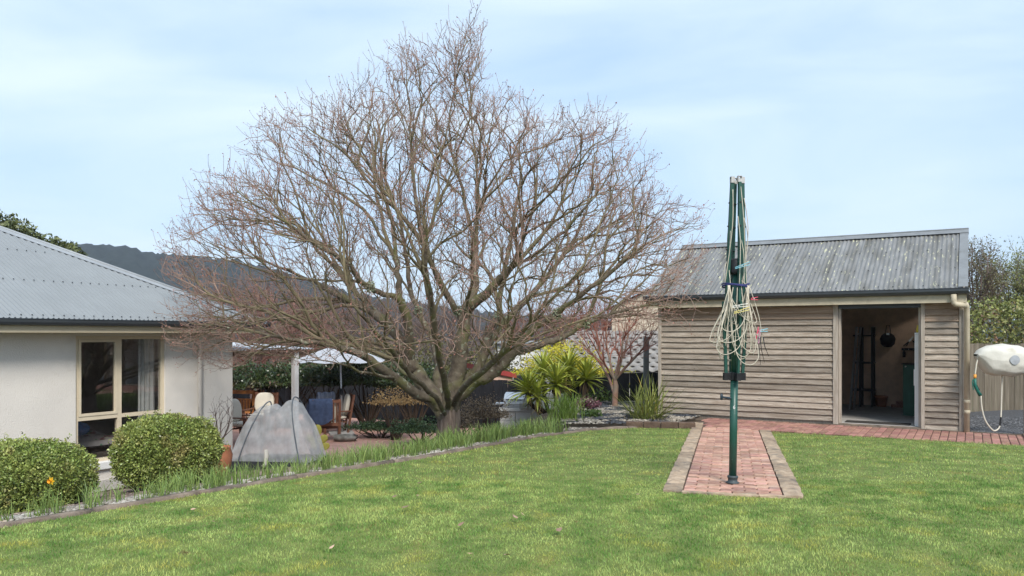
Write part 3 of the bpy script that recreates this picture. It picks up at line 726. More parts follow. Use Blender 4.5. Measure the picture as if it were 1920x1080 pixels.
cr.lathe([(0, -0.035), (0.013, -0.03), (0.015, 0.0), (0.013, 0.03), (0, 0.035)], 10, (-0.135, -0.03, 0.885))
cr.build('crank_handle', M('dark_crank', (0.03, 0.045, 0.06), 0.4), cl, True)
fc = bpy.data.curves.new('mark', 'FONT'); fc.body = '6'; fc.size = 0.05; fc.extrude = 0.0008; fc.align_x = 'CENTER'
fo = bpy.data.objects.new('mark_tmp', fc); COL.objects.link(fo); bpy.context.view_layer.update()
fm = bpy.data.meshes.new_from_object(fo.evaluated_get(bpy.context.evaluated_depsgraph_get())); bpy.data.objects.remove(fo)
fm.name = 'painted_mark'; mobj('painted_mark', fm, MAT['white'], pole, (-0.008, -0.0395, 0.765), (R(90), 0, 0))
# the lines: bundles along the arms and loops below the tie
rr = random.Random(5)
ropes = 0
def rope(pts, n=26, r_=0.0042):
    pts = [Vector(p) for p in pts]
    out = []
    for i in range(n + 1):       # Catmull-Rom
        u = i / n * (len(pts) - 1); k_ = min(int(u), len(pts) - 2); t = u - k_
        p0 = pts[max(k_ - 1, 0)]; p1 = pts[k_]; p2 = pts[k_ + 1]; p3 = pts[min(k_ + 2, len(pts) - 1)]
        out.append(0.5 * ((2 * p1) + (p2 - p0) * t + (2 * p0 - 5 * p1 + 4 * p2 - p3) * t * t + (3 * p1 - p0 - 3 * p2 + p3) * t ** 3))
    return MB().tube(out, r_, 5).build('line', MAT['rope'], cl, True)
for i in range(13):
    az = AZ[i % 4] + rr.gauss(0, 0.35); zt = rr.uniform(2.3, 3.08); r1 = 0.066 + (3.1 - zt) * 0.02; bow = rr.uniform(0.0, 0.03)
    az2 = az + rr.gauss(0, 0.9)
    pts = [(r1 * math.cos(az), r1 * math.sin(az), zt), ((r1 + bow + .02) * math.cos(az + .2), (r1 + bow + .02) * math.sin(az + .2), zt * .6 + 2.02 * .4),
           (0.12 * math.cos(az2), 0.12 * math.sin(az2), 2.02)]
    rope(pts, 14)
loops = [(-0.31, 1.44, 0.16), (-0.20, 1.40, 0.10), (-0.12, 1.24, 0.14), (0.12, 1.22, 0.15), (0.16, 1.34, 0.10), (0.0, 1.50, 0.13), (-0.05, 1.36, 0.2), (0.05, 1.62, 0.15), (-0.24, 1.50, 0.07),
         (0.18, 1.52, 0.08), (-0.14, 1.55, 0.12), (0.08, 1.30, 0.12), (0.22, 1.42, 0.12), (-0.18, 1.32, 0.15), (0.02, 1.40, 0.10), (-0.1, 1.65, 0.08), (0.1, 1.70, 0.1), (-0.27, 1.60, 0.08), (0.14, 1.60, 0.05), (-0.02, 1.26, 0.22),
         (-0.16, 1.44, 0.18), (0.20, 1.64, 0.09)]
for i, (off, zb, w) in enumerate(loops):
    ph = rr.uniform(-0.8, 0.8); cx_, sx_ = math.cos(ph), math.sin(ph); fy = rr.uniform(-0.16, 0.10)
    pts = []
    for j in range(13):
        t = j / 12; st = math.sin(math.pi * t)
        lat = 0.88 * off * st ** 1.5 + 0.85 * w * math.sin(2 * math.pi * t) * st ** 0.7 + rr.gauss(0, .006)
        rad = (1 - st) * 0.12
        z_ = 2.02 - (2.02 - zb) * st ** 0.8
        x_ = lat * cx_ + rad * (1 if t < .5 else -1) * .8
        pts.append((x_, fy * st - 0.10 * (1 - st * .4) + lat * sx_ * .4, z_))
    rope(pts, 36)
for i in range(6):
    x_ = -0.2 + i * 0.085; rope([(x_ * .5, -0.11, 2.0), (x_ * .9, -0.13, 1.7), (x_ * 1.1, -0.12, rr.uniform(1.25, 1.5))], 10)
tie = MB().tube([(0.135 * math.cos(k_ / 20 * 2 * math.pi), 0.13 * math.sin(k_ / 20 * 2 * math.pi), 2.02 + 0.01 * math.sin(k_ * .63)) for k_ in range(21)], 0.008, 6)
tie.tube([(0.138 * math.cos(k_ / 20 * 2 * math.pi), 0.133 * math.sin(k_ / 20 * 2 * math.pi), 2.036 + 0.01 * math.sin(k_ * .63 + 1)) for k_ in range(21)], 0.006, 6)
tag(tie.build('cord_tie', M('navy_cord', (0.045, 0.05, 0.17), 0.7), None, True, PB + Vector((0.032, 0, 0))), 'navy blue cord tied round the folded clothesline', 'cord')
def peg(x, y, z, ang, L_, col, nm, lb):
    t_ = thing(nm, PB + Vector((x + .027, y, z)), 0, lb, 'peg')
    m_ = M(nm + '_plastic', col, 0.45)
    c_, s_ = math.cos(ang), math.sin(ang)
    for e in (-1, 1):
        MB().bar((0, 0, 0.006 * e), (L_ * c_, 0, L_ * s_ + 0.014 * e), 0.010, 0.006).build('leg', m_, t_)
    MB().tube([(L_ * .45 * c_, -0.008, L_ * .45 * s_), (L_ * .45 * c_, 0.008, L_ * .45 * s_)], 0.007, 8).build('spring', MAT['steel'], t_)
peg(-0.05, -0.17, 2.19, 0.32, 0.16, (0.22, 0.52, 0.62), 'light_blue_peg', 'pale blue peg clipped across the lines above the navy tie')
peg(-0.09, -0.20, 1.80, 0.12, 0.16, (0.75, 0.73, 0.66), 'white_peg', 'white peg clipped on the loops below the tie')
peg(-0.07, -0.20, 1.74, 0.28, 0.16, (0.72, 0.62, 0.20), 'yellow_peg', 'yellow peg just under the white peg on the loops')
peg(0.16, -0.16, 1.47, 1.35, 0.12, (0.75, 0.10, 0.18), 'red_peg', 'red peg on the right side of the loops')
peg(0.185, -0.17, 1.44, 1.45, 0.12, (0.75, 0.40, 0.55), 'pink_peg', 'pink peg right of the red peg on the loops')
peg(0.20, -0.16, 1.56, 0.1, 0.08, (0.25, 0.55, 0.65), 'turquoise_peg', 'small turquoise peg above the black ties on the loops')
peg(0.115, -0.15, 1.88, 0.1, 0.07, (0.72, 0.12, 0.18), 'small_red_peg', 'small red peg high on the right hand loops')
for i, (x, dx, L_) in enumerate(((0.19, 0.02, 0.28), (0.205, 0.045, 0.26), (0.235, 0.06, 0.20))):
    tag(MB().tube([(0, 0, 0), (dx * .3, 0, -L_ * .5), (dx, 0, -L_)], [0.006, 0.004, 0.002], 5).build('cable_tie', MAT['black'], None, True, PB + Vector((x + .024, -0.165, 1.50))),
        'thin black tie hanging from the pegs on the right of the loops', 'tie', 'black ties on the clothesline')

# ------------------------------------------------------------------ hose reel at the right
HY = 12.4
MAT['cover'] = M('dirty_cream_cover', (0.56, 0.54, 0.47), 0.8, col2=(0.66, 0.64, 0.57), scale=4, bump=0.5, bscale=9, patch=((0.40, 0.36, 0.28), 4, 0.6, 0.8))
MAT['hose'] = M('pale_hose', (0.62, 0.58, 0.48), 0.55, var=0.08)
hr = thing('hose_reel', PX(1936, 628, HY) - Vector((0, 0, 1.63)), 0, 'cream fabric covered garden hose reel on a post at the right edge', 'hose reel')
hp = hr.location
def H(px, py, dy=0.0): return PX(px, py, HY) + Vector((0, dy, 0)) - hp
MB().box(-0.05, 0.05, 0.05, 0.15, 0, 1.45).build('post', MAT['frame_wood'], hr, bevel=0.006)
MB().box(-0.22, -0.02, -0.06, 0.06, H(0, 698).z, H(0, 688).z).build('bracket', MAT['black'], hr, bevel=0.006)
cc = H(1888, 675); xl, xr_ = H(1830, 0).x, H(1946, 0).x
top_o = [(0.0, 664), (0.06, 655), (0.2, 648), (0.42, 645), (0.65, 648), (0.85, 657), (1.0, 672)]
bot_o = [(0.0, 668), (0.08, 684), (0.17, 700), (0.3, 704), (0.55, 706), (0.72, 702), (0.88, 692), (1.0, 678)]
def cover(s, t):
    x = xl + (xr_ - xl) * t
    zt = H(0, np.interp(t, [p[0] for p in top_o], [p[1] for p in top_o])).z; zb = H(0, np.interp(t, [p[0] for p in bot_o], [p[1] for p in bot_o])).z
    c_ = (zt + zb) / 2; h = (zt - zb) / 2; d_ = 0.24 * math.sin(math.pi * min(max(t * .96 + .03, 0), 1)) ** 0.5
    th = 2 * math.pi * s
    wr = 1 + 0.02 * math.sin(11 * th + 7 * t) + 0.015 * math.sin(23 * t + 3 * th)
    return (x, -d_ * wr * math.copysign(abs(math.cos(th)) ** .8, math.cos(th)), c_ + h * wr * math.copysign(abs(math.sin(th)) ** .8, math.sin(th)))
cv = MB().grid(cover, 40, 30).build('fabric_cover', MAT['cover'], hr, True)
MB().tube([cover(0.62, 0.02 + 0.96 * t / 24) for t in range(25)], 0.007, 5).build('hem_seam', M('seam_tape', (0.40, 0.33, 0.25), 0.9), cv, True)
bd = MB()
bc = H(1884, 674)
nn = 20; bd.add([(bc.x, -0.262, bc.z)] + [(bc.x + 0.078 * math.cos(2*math.pi*i/nn), -0.254, bc.z + 0.075 * math.sin(2*math.pi*i/nn)) for i in range(nn)], [(0, 1 + i, 1 + (i + 1) % nn) for i in range(nn)])
bd.build('round_badge', M('grey_badge', (0.36, 0.38, 0.40), 0.7, var=0.12, scale=30), cv)
MB().tube([H(1842, 664, -.02), H(1835, 667, -.02), H(1832, 672, -.02)], 0.034, 10).build('hose_outlet', MAT['hose'], hr, True)
def smooth_pts(pts, n):
    pts = [Vector(p) for p in pts]; out = []
    for i in range(n + 1):
        u = i / n * (len(pts) - 1); k_ = min(int(u), len(pts) - 2); t = u - k_
        p0 = pts[max(k_ - 1, 0)]; p1 = pts[k_]; p2 = pts[k_ + 1]; p3 = pts[min(k_ + 2, len(pts) - 1)]
        out.append(0.5 * ((2 * p1) + (p2 - p0) * t + (2 * p0 - 5 * p1 + 4 * p2 - p3) * t * t + (3 * p1 - p0 - 3 * p2 + p3) * t ** 3))
    return out
MB().tube(smooth_pts([H(1833, 670, -.02), H(1829, 682, -.03), H(1826, 702, -.03)], 10), 0.011, 8).build('hose', MAT['hose'], hr, True)
MB().tube(smooth_pts([H(1837, 742, -.03), H(1839, 765, -.03), H(1845, 787, -.03), H(1856, 803, -.03), H(1864, 807, -.03), H(1873, 799, -.02), H(1877, 775, 0), H(1878, 740, 0), H(1879, 704, 0)], 40), 0.011, 8).build('hose', MAT['hose'], hr, True)
MB().tube([H(1873.5, 798, -.02), H(1876, 782, -.01)], 0.0135, 8).build('hose_clip', MAT['black'], hr)
nzl = thing('hose_nozzle', H(1827, 705) + hp, 0, 'green spray nozzle with orange collar on the end of the hose', 'nozzle')
def HN(px, py, dy=-.03): return H(px, py, dy) + hp - nzl.location
MB().tube([HN(1826, 702), HN(1826, 709)], 0.022, 10).build('collar', M('orange_plastic', (0.75, 0.33, 0.06), 0.5), nzl, True)
gmt = M('green_plastic', (0.02, 0.13, 0.10), 0.4)
MB().tube([HN(1826, 709), HN(1826, 722), HN(1831, 733), HN(1836, 741)], [0.02, 0.026, 0.024, 0.03], 10).build('barrel', gmt, nzl, True)
MB().tube([HN(1823, 711), HN(1821, 716), HN(1823, 731)], 0.008, 6).build('trigger', gmt, nzl)
MB().tube([HN(1829, 722), HN(1834, 731)], 0.010, 6).build('grip', MAT['black'], nzl)

# ------------------------------------------------------------------ patio
def brick_floor():
    m = M('patio_bricks', (0.36, 0.20, 0.155), 0.85, var=0.2)
    t = m.node_tree; N = t.nodes; L = t.links; b = N['Principled BSDF']
    br = N.new('ShaderNodeTexBrick'); br.inputs['Scale'].default_value = 1.0; br.inputs['Brick Width'].default_value = 0.23; br.inputs['Row Height'].default_value = 0.115
    br.inputs['Mortar Size'].default_value = 0.006; br.inputs['Color1'].default_value = (0.62, 0.36, 0.285, 1); br.inputs['Color2'].default_value = (0.50, 0.275, 0.215, 1); br.inputs['Mortar'].default_value = (0.36, 0.26, 0.21, 1)
    co = N.new('ShaderNodeTexCoord'); L.new(co.outputs['Object'], br.inputs['Vector']); L.new(br.outputs['Color'], b.inputs['Base Color'])
    return m
PZ = -0.845
pt = MB().add([(-22, 9.93, PZ), (-8.95, 9.93, PZ), (-8.95, 15.2, PZ), (-10.2, 17.4, PZ), (-22, 17.4, PZ)], [(0, 1, 2, 3, 4)])
tag(pt.build('patio', brick_floor(), rot=(0, 0, ROT)), kind='structure')
def on_patio(px, Y): p = PX(px, 628, Y); return Vector((p.x, p.y, PZ + 0.002))
# verandah
MAT['pole_white'] = M('whitewashed_post', (0.76, 0.74, 0.71), 0.7, var=0.12, scale=5)
MAT['beam'] = M('brown_beam', (0.20, 0.13, 0.09), 0.8, var=0.2, scale=6)
ver = thing('verandah', S(-12.02, 11.47, PZ), ROT, 'verandah at the house end with one white post and corrugated roof edge', 'verandah')
MB().box(-0.055, 0.055, -0.055, 0.055, 0, 2.12).build('post', MAT['pole_white'], ver, bevel=0.008)
MB().box(-0.04, 0.04, -1.54, 0.30, 2.05, 2.17).build('beam', MAT['beam'], ver)
for i in range(3):
    y0_ = -1.55 + i * 0.655
    vs_, fs = corrugated(lambda x: 4.2, y0_, y0_ + 0.655, 6, amp=0.012)
    m = MB().add([(0.14 - s_, x, 2.185 + 0.05 * s_ + h) for x, s_, h in vs_], fs); m.build('roof_sheet', M('clear_roof_sheet', (0.55, 0.57, 0.60), 0.4, var=0.08), ver, True)
# umbrella
UB = on_patio(640, 19.3)
um = thing('patio_umbrella', UB, 0.3, 'grey patio umbrella with a slim pole standing on the brick patio', 'umbrella')
MB().tube([(0.03, 0, 0), (0.0, 0, 1.0), (-0.03, 0, 2.2)], 0.022, 10).build('pole', MAT['alu'], um, True)
cn = MB()
n8 = 8
for i in range(n8):
    t0, t1 = 2 * math.pi * i / n8, 2 * math.pi * (i + 1) / n8
    def fn(s, t, t0=t0, t1=t1):
        r_ = 1.12 * t; x = (math.cos(t0) * (1 - s) + math.cos(t1) * s) * r_; y = (math.sin(t0) * (1 - s) + math.sin(t1) * s) * r_
        return (x - .03, y, 2.24 - 0.40 * t ** 1.15 - 0.05 * math.sin(math.pi * s) * t)
    cn.grid(fn, 4, 6)
can = cn.build('canopy', M('pale_grey_canvas', (0.52, 0.53, 0.56), 0.85, var=0.06, trans=0.15), um)
for i in range(n8):
    t0 = 2 * math.pi * i / n8; MB().bar((-.03, 0, 2.1), (1.08 * math.cos(t0) - .03, 1.08 * math.sin(t0), 1.83), 0.014, 0.014).build('rib', MAT['alu'], can)
MB().box(-0.05, 0.04, -0.05, 0.05, 0.98, 1.14).build('crank_box', MAT['black'], um, bevel=0.01)
MB().tube([(0, -0.05, 1.06), (0, -0.13, 1.06), (0, -0.13, 0.98)], 0.01, 6).build('crank_handle', MAT['black'], um)
MB().box(-0.3, 0.3, -0.3, 0.3, 0, 0.05).build('base', MAT['concrete'], um, bevel=0.01)
bag = thing('weight_bag', on_patio(647, 18.0), 0.15, 'dark and pale canvas bag lying on the patio beside the umbrella pole', 'bag')
MB().grid(lambda s, t: ((t - .5) * 0.52, 0.16 * math.cos(2 * math.pi * s) * (0.75 + .25 * math.sin(math.pi * t)), 0.085 + 0.085 * math.sin(2 * math.pi * s) * (0.6 + .4 * math.sin(math.pi * t) ** .4) + .004 * math.sin(30 * t)), 20, 16).build('body', M('bag_canvas', (0.07, 0.06, 0.045), 0.85, col2=(0.30, 0.29, 0.26), scale=6), bag, True)
MB().tube([(0.22, -0.1, 0.04), (0.30, -0.13, 0.10), (0.29, -0.12, 0.15), (0.2, -0.1, 0.16)], 0.012, 6).build('handle', MAT['black'], bag)
# armchairs
MAT['teak'] = M('brown_stained_timber', (0.13, 0.052, 0.03), 0.6, col2=(0.21, 0.095, 0.055), scale=5, stretch=(2, 2, 2), objvar=0.08)
MAT['cushion'] = M('cream_cushion', (0.62, 0.57, 0.47), 0.9, var=0.08, scale=3, bump=0.2, bscale=20)
def pillow(m, cx_, cy_, cz_, sx, sy, sz, n=10):
    def fn(s, t):
        u, v = 2 * math.pi * s, math.pi * (t - .5)
        f = lambda q, e: math.copysign(abs(q) ** e, q)
        return (cx_ + sx * f(math.cos(u), .45) * f(math.cos(v), .6), cy_ + sy * f(math.sin(u), .45) * f(math.cos(v), .6), cz_ + sz * f(math.sin(v), .8))
    m.grid(fn, 24, n); return m
def armchair(loc, rz, label, cushions=True):
    t_ = thing('armchair', loc, rz, label, 'chair', 'timber armchairs on the patio')
    lean = 0.16
    for x in (-0.29, 0.29):
        MB().box(x - .025, x + .025, -0.32, -0.26, 0, 0.56).build('leg', MAT['teak'], t_)
        MB().bar((x, 0.26, 0), (x, 0.42, 0.98), 0.05, 0.055, (1, 0, 0)).build('leg', MAT['teak'], t_)
        MB().box(x - .045, x + .045, -0.36, 0.34, 0.565, 0.59).build('armrest', MAT['teak'], t_, bevel=0.005)
    MB().box(-0.265, 0.265, -0.31, -0.27, 0.26, 0.34).build('seat_rail', MAT['teak'], t_)
    for i in range(5): MB().box(-0.265, 0.265, -0.26 + i * .105, -0.18 + i * .105, 0.335 - .01 * i, 0.355 - .01 * i).build('seat_slat', MAT['teak'], t_)
    for z_ in (0.36, 0.90): y_ = 0.26 + z_ * .163; MB().box(-0.265, 0.265, y_ - .018, y_ + .018, z_, z_ + 0.075).build('back_rail', MAT['teak'], t_)
    for i in range(7):
        x = -0.225 + i * .075; MB().bar((x, 0.33, 0.43), (x, 0.408, 0.905), 0.035, 0.014, (0, 1, 0)).build('back_slat', MAT['teak'], t_)
    if cushions:
        pillow(MB(), 0, -0.02, 0.415, 0.26, 0.29, 0.055).build('seat_cushion', MAT['cushion'], t_, True)
        o = pillow(MB(), 0, 0, 0, 0.26, 0.06, 0.27).build('back_cushion', MAT['cushion'], t_, True, (0, 0.27, 0.72)); o.rotation_euler = (-lean, 0, 0)
    return t_
armchair(on_patio(455, 17.9), R(70), 'brown timber armchair at the left of the patio, turned away with a cream cushion')
armchair(on_patio(487, 19.7), R(-8), 'timber armchair with cream back cushion facing the camera behind the mesh tent')
armchair(on_patio(612, 18.2), R(195), 'timber armchair with a dark blue towel hung over its back')
armchair(on_patio(629, 19.4), R(-70), 'timber armchair with cream cushion beside the umbrella pole')
MAT['towel'] = M('blue_towel', (0.045, 0.065, 0.12), 0.95, var=0.25, scale=12, bump=0.3)
tw = MB()
def tfn(s, t):
    q = (t - .5) * 2; x = (s - .5) * 0.52 + 0.02 * math.sin(5 * t)
    return (x + .10 * q * q * (-1 if q > 0 else .2), 0.06 * q + 0.02 * math.sin(14 * s) + (0.05 if q > 0 else -.05) * min(1, abs(q) * 3), -0.44 * abs(q) ** 1.3 * (1 + .35 * math.sin(3 * s)) + .01)
tw.grid(tfn, 20, 24)
tag(tw.build('blue_towel', MAT['towel'], None, True, on_patio(608, 18.15) + Vector((0, -0.40, 1.0)), (0, 0, R(15))), 'dark blue towel hung over the back of the timber armchair', 'towel')
tw2 = MB().grid(lambda s, t: ((s - .5) * .45, 0.07 * math.sin(math.pi * 2 * (t - .5)) , -0.26 * abs(2 * t - 1) ** 1.3 + .012 * math.sin(16 * s)), 20, 16)
st_ = M('striped_towel', (0.08, 0.11, 0.19), 0.95, col2=(0.38, 0.42, 0.50), scale=6, stretch=(6, 0.2, 0.2))
tag(tw2.build('striped_towel', st_, None, True, on_patio(611, 19.5) + Vector((0, 0, 1.03)), (0, 0, R(35))), 'striped blue towel over the chair back behind the dark towel', 'towel')
# stained pine bench behind
MAT['pine'] = M('orange_stained_pine', (0.42, 0.165, 0.05), 0.55, col2=(0.56, 0.25, 0.09), scale=4, stretch=(1, 6, 6), objvar=0.06)
pb = thing('pine_bench', on_patio(440, 20.8), R(-14), 'orange stained pine slatted bench by the house end', 'bench')
for x in (-0.75, 0.70): MB().box(x - .035, x + .035, -0.2, 0.25, 0, 1.0).build('end_post', MAT['pine'], pb)
for z_, h in ((0.88, 0.10), (0.72, .035), (0.12, 0.12)): MB().box(-0.715, 0.665, 0.14, 0.18, z_, z_ + h).build('rail', MAT['pine'], pb)
for i in range(15):
    x = -0.66 + i * .092; MB().box(x - .03, x + .03, 0.15, 0.17, 0.24, 0.72).build('slat', MAT['pine'], pb)
MB().box(-0.713, 0.663, -0.22, 0.13, 0.40, 0.44).build('seat', MAT['pine'], pb)
# mesh tent over a planter
TB = on_patio(524, 14.3)
tent = thing('mesh_tent', TB, R(-6), 'pop up white insect mesh tent over a low dark planter on the patio', 'mesh tent')
def net_mat():
    m = bpy.data.materials.new('white_net'); m.use_nodes = True; t = m.node_tree; N = t.nodes; L = t.links
    b = N['Principled BSDF']; b.inputs['Base Color'].default_value = (0.92, 0.92, 0.90, 1); b.inputs['Roughness'].default_value = 0.9; b.inputs['Transmission Weight'].default_value = 0.0
    tl = N.new('ShaderNodeBsdfTranslucent'); tl.inputs['Color'].default_value = (0.92, 0.92, 0.90, 1); ms_ = N.new('ShaderNodeMixShader'); ms_.inputs[0].default_value = 0.4; L.new(b.outputs[0], ms_.inputs[1]); L.new(tl.outputs[0], ms_.inputs[2])
    tr = N.new('ShaderNodeBsdfTransparent'); mix = N.new('ShaderNodeMixShader')
    no = N.new('ShaderNodeTexNoise'); no.inputs['Scale'].default_value = 4; no.inputs['Detail'].default_value = 4
    co = N.new('ShaderNodeTexCoord'); mp_ = N.new('ShaderNodeMapping'); mp_.inputs['Scale'].default_value = (1.6, 1.2, 1.2); L.new(co.outputs['Object'], mp_.inputs[0]); L.new(mp_.outputs[0], no.inputs['Vector'])
    mr = N.new('ShaderNodeMapRange'); mr.inputs['From Min'].default_value = 0.35; mr.inputs['From Max'].default_value = 0.75; mr.inputs['To Min'].default_value = 0.36; mr.inputs['To Max'].default_value = 0.66
    L.new(no.outputs['Fac'], mr.inputs['Value']); L.new(mr.outputs[0], mix.inputs[0]); L.new(tr.outputs[0], mix.inputs[1]); L.new(ms_.outputs[0], mix.inputs[2]); L.new(mix.outputs[0], N['Material Output'].inputs[0])
    return m
sec = [(-0.80, 0.10, 0.46), (-0.72, 0.42, 0.46), (-0.58, 0.80, 0.44), (-0.30, 1.12, 0.42), (-0.12, 1.12, 0.42), (0.02, 1.06, 0.43), (0.20, 1.20, 0.44), (0.38, 1.16, 0.46), (0.52, 0.90, 0.47), (0.66, 0.50, 0.48), (0.78, 0.10, 0.48)]
def net(s, t):
    x = -0.80 + 1.58 * s
    h = float(np.interp(x, [q[0] for q in sec], [q[1] for q in sec])); w = float(np.interp(x, [q[0] for q in sec], [q[2] for q in sec]))
    th = math.pi * t
    return (x + .02 * math.sin(9 * th), -w * math.copysign(abs(math.cos(th)) ** .6, math.cos(th)) + .02 * math.sin(38 * s + 8 * t) * math.sin(th), 0.06 + h * math.sin(th) ** 0.75 * (1 + .02 * math.sin(31 * s)))
MB().grid(net, 44, 28).build('netting', net_mat(), tent, True)
hm = M('grey_hoop', (0.17, 0.19, 0.21), 0.5)
def hoop(x0, lean_, h, w):
    return MB().tube([(x0 + lean_ * math.sin(math.pi * k_ / 24), -w * math.cos(math.pi * k_ / 24), 0.04 + h * math.sin(math.pi * k_ / 24) ** 0.85) for k_ in range(25)], 0.0125, 7)
hoop(-0.62, 0.42, 1.20, 0.47).build('hoop', hm, tent, True); hoop(0.60, -0.30, 1.29, 0.50).build('hoop', hm, tent, True)
pl = MB().box(-0.78, 0.76, -0.47, -0.44, 0, 0.2).box(-0.78, 0.76, 0.44, 0.47, 0, 0.2).box(-0.80, -0.781, -0.47, 0.47, 0, 0.2).box(0.761, 0.78, -0.47, 0.47, 0, 0.2).box(-0.78, 0.76, -0.438, 0.438, 0.0, 0.15)
pl.build('planter', M('dark_grey_planter', (0.05, 0.052, 0.055), 0.7, var=0.2), tent)
MB().tube([(-0.06, -0.46, 0.42), (-0.04, -0.48, 0.3), (-0.05, -0.50, 0.17), (-0.08, -0.5, 0.12)], [0.03, 0.045, 0.03, 0.05], 8).build('gathered_tie', M('bunched_net', (0.66, 0.62, 0.54), 0.9), tent, True)
# cactus
ca = thing('prickly_pear', on_patio(594, 15.3), 0, 'yellow green prickly pear with flat oval pads beside the mesh tent', 'cactus')
cm = M('cactus_pad', (0.36, 0.34, 0.06), 0.6, col2=(0.52, 0.46, 0.10), scale=6)
MB().lathe([(0, 0), (0.10, 0), (0.14, 0.22), (0.15, 0.22), (0.13, 0.2), (0, 0.2)], 14).build('pot', MAT['black'], ca, True)
for x, z_, a1, L_ in ((-0.03, 0.30, 0.0, 0.24), (0.06, 0.42, 0.9, 0.22), (0.02, 0.58, -0.05, 0.22), (0.10, 0.30, 1.2, 0.2), (-0.10, 0.45, -0.8, 0.18)):
    o = MB().grid(lambda s, t: (L_ * .36 * math.cos(2 * math.pi * s) * math.sin(math.pi * t) ** .8, 0.02 * math.sin(2 * math.pi * s) * math.sin(math.pi * t) ** .5, L_ * (0.5 - .5 * math.cos(math.pi * t)) - .04), 14, 10).build('pad', cm, ca, True, (x, 0, z_ - .06)); o.rotation_euler = (0, a1, 0.3)
tp = thing('terracotta_urn', Vector((*PX(408, 628, 11.9).xy, gz(*PX(408, 628, 11.9).xy))), 0, 'terracotta pot behind the round box hedge by the house corner', 'pot')
MB().lathe([(0, 0), (0.13, 0), (0.20, 0.18), (0.22, 0.34), (0.19, 0.44), (0.20, 0.47), (0.17, 0.47), (0.16, 0.40), (0, 0.38)], 20).build('body', MAT['clay'], tp, True)

# ------------------------------------------------------------------ barbecue bench, neighbour buildings, fences
MAT['render_white'] = M('white_block', (0.62, 0.60, 0.56), 0.85, var=0.08, scale=3, patch=((0.45, 0.42, 0.36), 4, 0.6, 0.8))
bq = thing('block_bench', PX(985, 628, 18.6) + Vector((0, 0, LOW - CZ)), R(-12), 'white block garden bench counter under the barbecue', 'bench')
for i in range(4):
    for j in range(3): MB().box(-0.56 + i * .39, -0.18 + i * .39, -0.3, 0.3, j * .225 + .002, j * .225 + .222).build('block', MAT['render_white'], bq, bevel=0.006)
MB().box(-0.60, 1.05, -0.34, 0.34, 0.68, 0.75).build('counter', MAT['render_white'], bq, bevel=0.008)
for i in range(4): MB().box(-0.58 + i * .39, -0.195 + i * .39, 0.36, 0.5, 0.0, 1.05).build('back_block', MAT['render_white'], bq, bevel=0.006)
bbq = thing('barbecue', bq.location + Vector((-0.22, -0.02, 0.752)), R(-12), 'silver hooded barbecue standing on the white block bench', 'barbecue')
MB().box(-0.28, 0.26, -0.24, 0.24, 0, 0.12).build('body', MAT['alu'], bbq, bevel=0.01)
hd = MB(); prf = [(-0.22, 0.125), (-0.20, 0.22), (-0.10, 0.32), (0.06, 0.36), (0.2, 0.33), (0.23, 0.125)]
vs_ = [(x, y, z) for x in (-0.26, 0.24) for y, z in prf]; k = len(prf)
hd.add(vs_, [(j, j + 1, k + j + 1, k + j) for j in range(k - 1)] + [tuple(range(k - 1, -1, -1)), tuple(range(k, 2 * k))]); hd.build('hood', MAT['alu'], bbq)
MB().tube([(-0.2, -0.25, 0.2), (0.18, -0.25, 0.2)], 0.012, 8).build('handle', MAT['black'], bbq)
MB().box(-0.52, -0.285, -0.18, 0.18, 0.07, 0.10).build('side_shelf', MAT['alu'], bbq)
gp = thing('grey_trough', bq.location + Vector((0.02, -0.36, 0.752)), R(-12), 'small grey trough with a reddish plant in front of the barbecue', 'planter')
MB().box(-0.16, 0.16, -0.06, 0.06, 0, 0.13).build('trough', MAT['concrete'], gp, bevel=0.006)

def paling_fence(p, q, zt, mat, label, w=0.14, seed=1, zt2=None, z0=None):
    p = Vector(p); q = Vector(q); d = (q - p); L_ = d.length; rz = math.atan2(d.y, d.x)
    z0_ = min(p.z, q.z) if z0 is None else z0
    f = thing('paling_fence', (p.x, p.y, z0_), rz, label, 'fence'); r_ = random.Random(seed)
    n = int(L_ / (w + .006))
    me = MB().box(0, w, -0.009, 0.009, -0.05, 1.0).mesh('paling'); me.materials.append(mat)
    for i in range(n):
        o = bpy.data.objects.new('paling', me); top = zt + ((zt2 - zt) * i / n if zt2 is not None else 0) - z0_ + r_.gauss(0, .006)
        o.location = (i * (w + .006), r_.gauss(0, .004), 0); o.scale = (1, 1, top); o.rotation_euler = (0, r_.gauss(0, .004), 0); COL.objects.link(o); o.parent = f
    for z_ in (0.25, 0.8): MB().box(0, L_, 0.012, 0.05, (zt - z0_) * z_, (zt - z0_) * z_ + .07).build('rail', mat, f)
    return f
MAT['dark_fence'] = M('black_stained_paling', (0.016, 0.017, 0.02), 0.85, var=0.3, scale=5, objvar=0.2)
MAT['paling'] = M('grey_brown_paling', (0.115, 0.095, 0.07), 0.9, col2=(0.22, 0.19, 0.145), scale=3, stretch=(8, 8, 0.7), objvar=0.2, bump=0.4, bscale=9, patch=((0.11, 0.11, 0.07), 2, 0.55, 0.75))
paling_fence(S(-24, 17.6, LOW), S(-9.3, 17.6, LOW), 0.42, MAT['dark_fence'], 'black stained paling fence behind the patio shrubs')
paling_fence(S(-9.2, 17.7, LOW), S(-5.0, 17.7, LOW), 0.62, MAT['dark_fence'], 'black stained paling fence behind the small coral barked tree', seed=2, zt2=0.80)
pa, pb_ = PX(1806, 628, 16.3), PX(2060, 628, 17.6)
paling_fence((pa.x, pa.y, 0.0), (pb_.x, pb_.y, 0.0), 1.44, MAT['paling'], 'weathered grey paling fence behind the hose reel', seed=3)
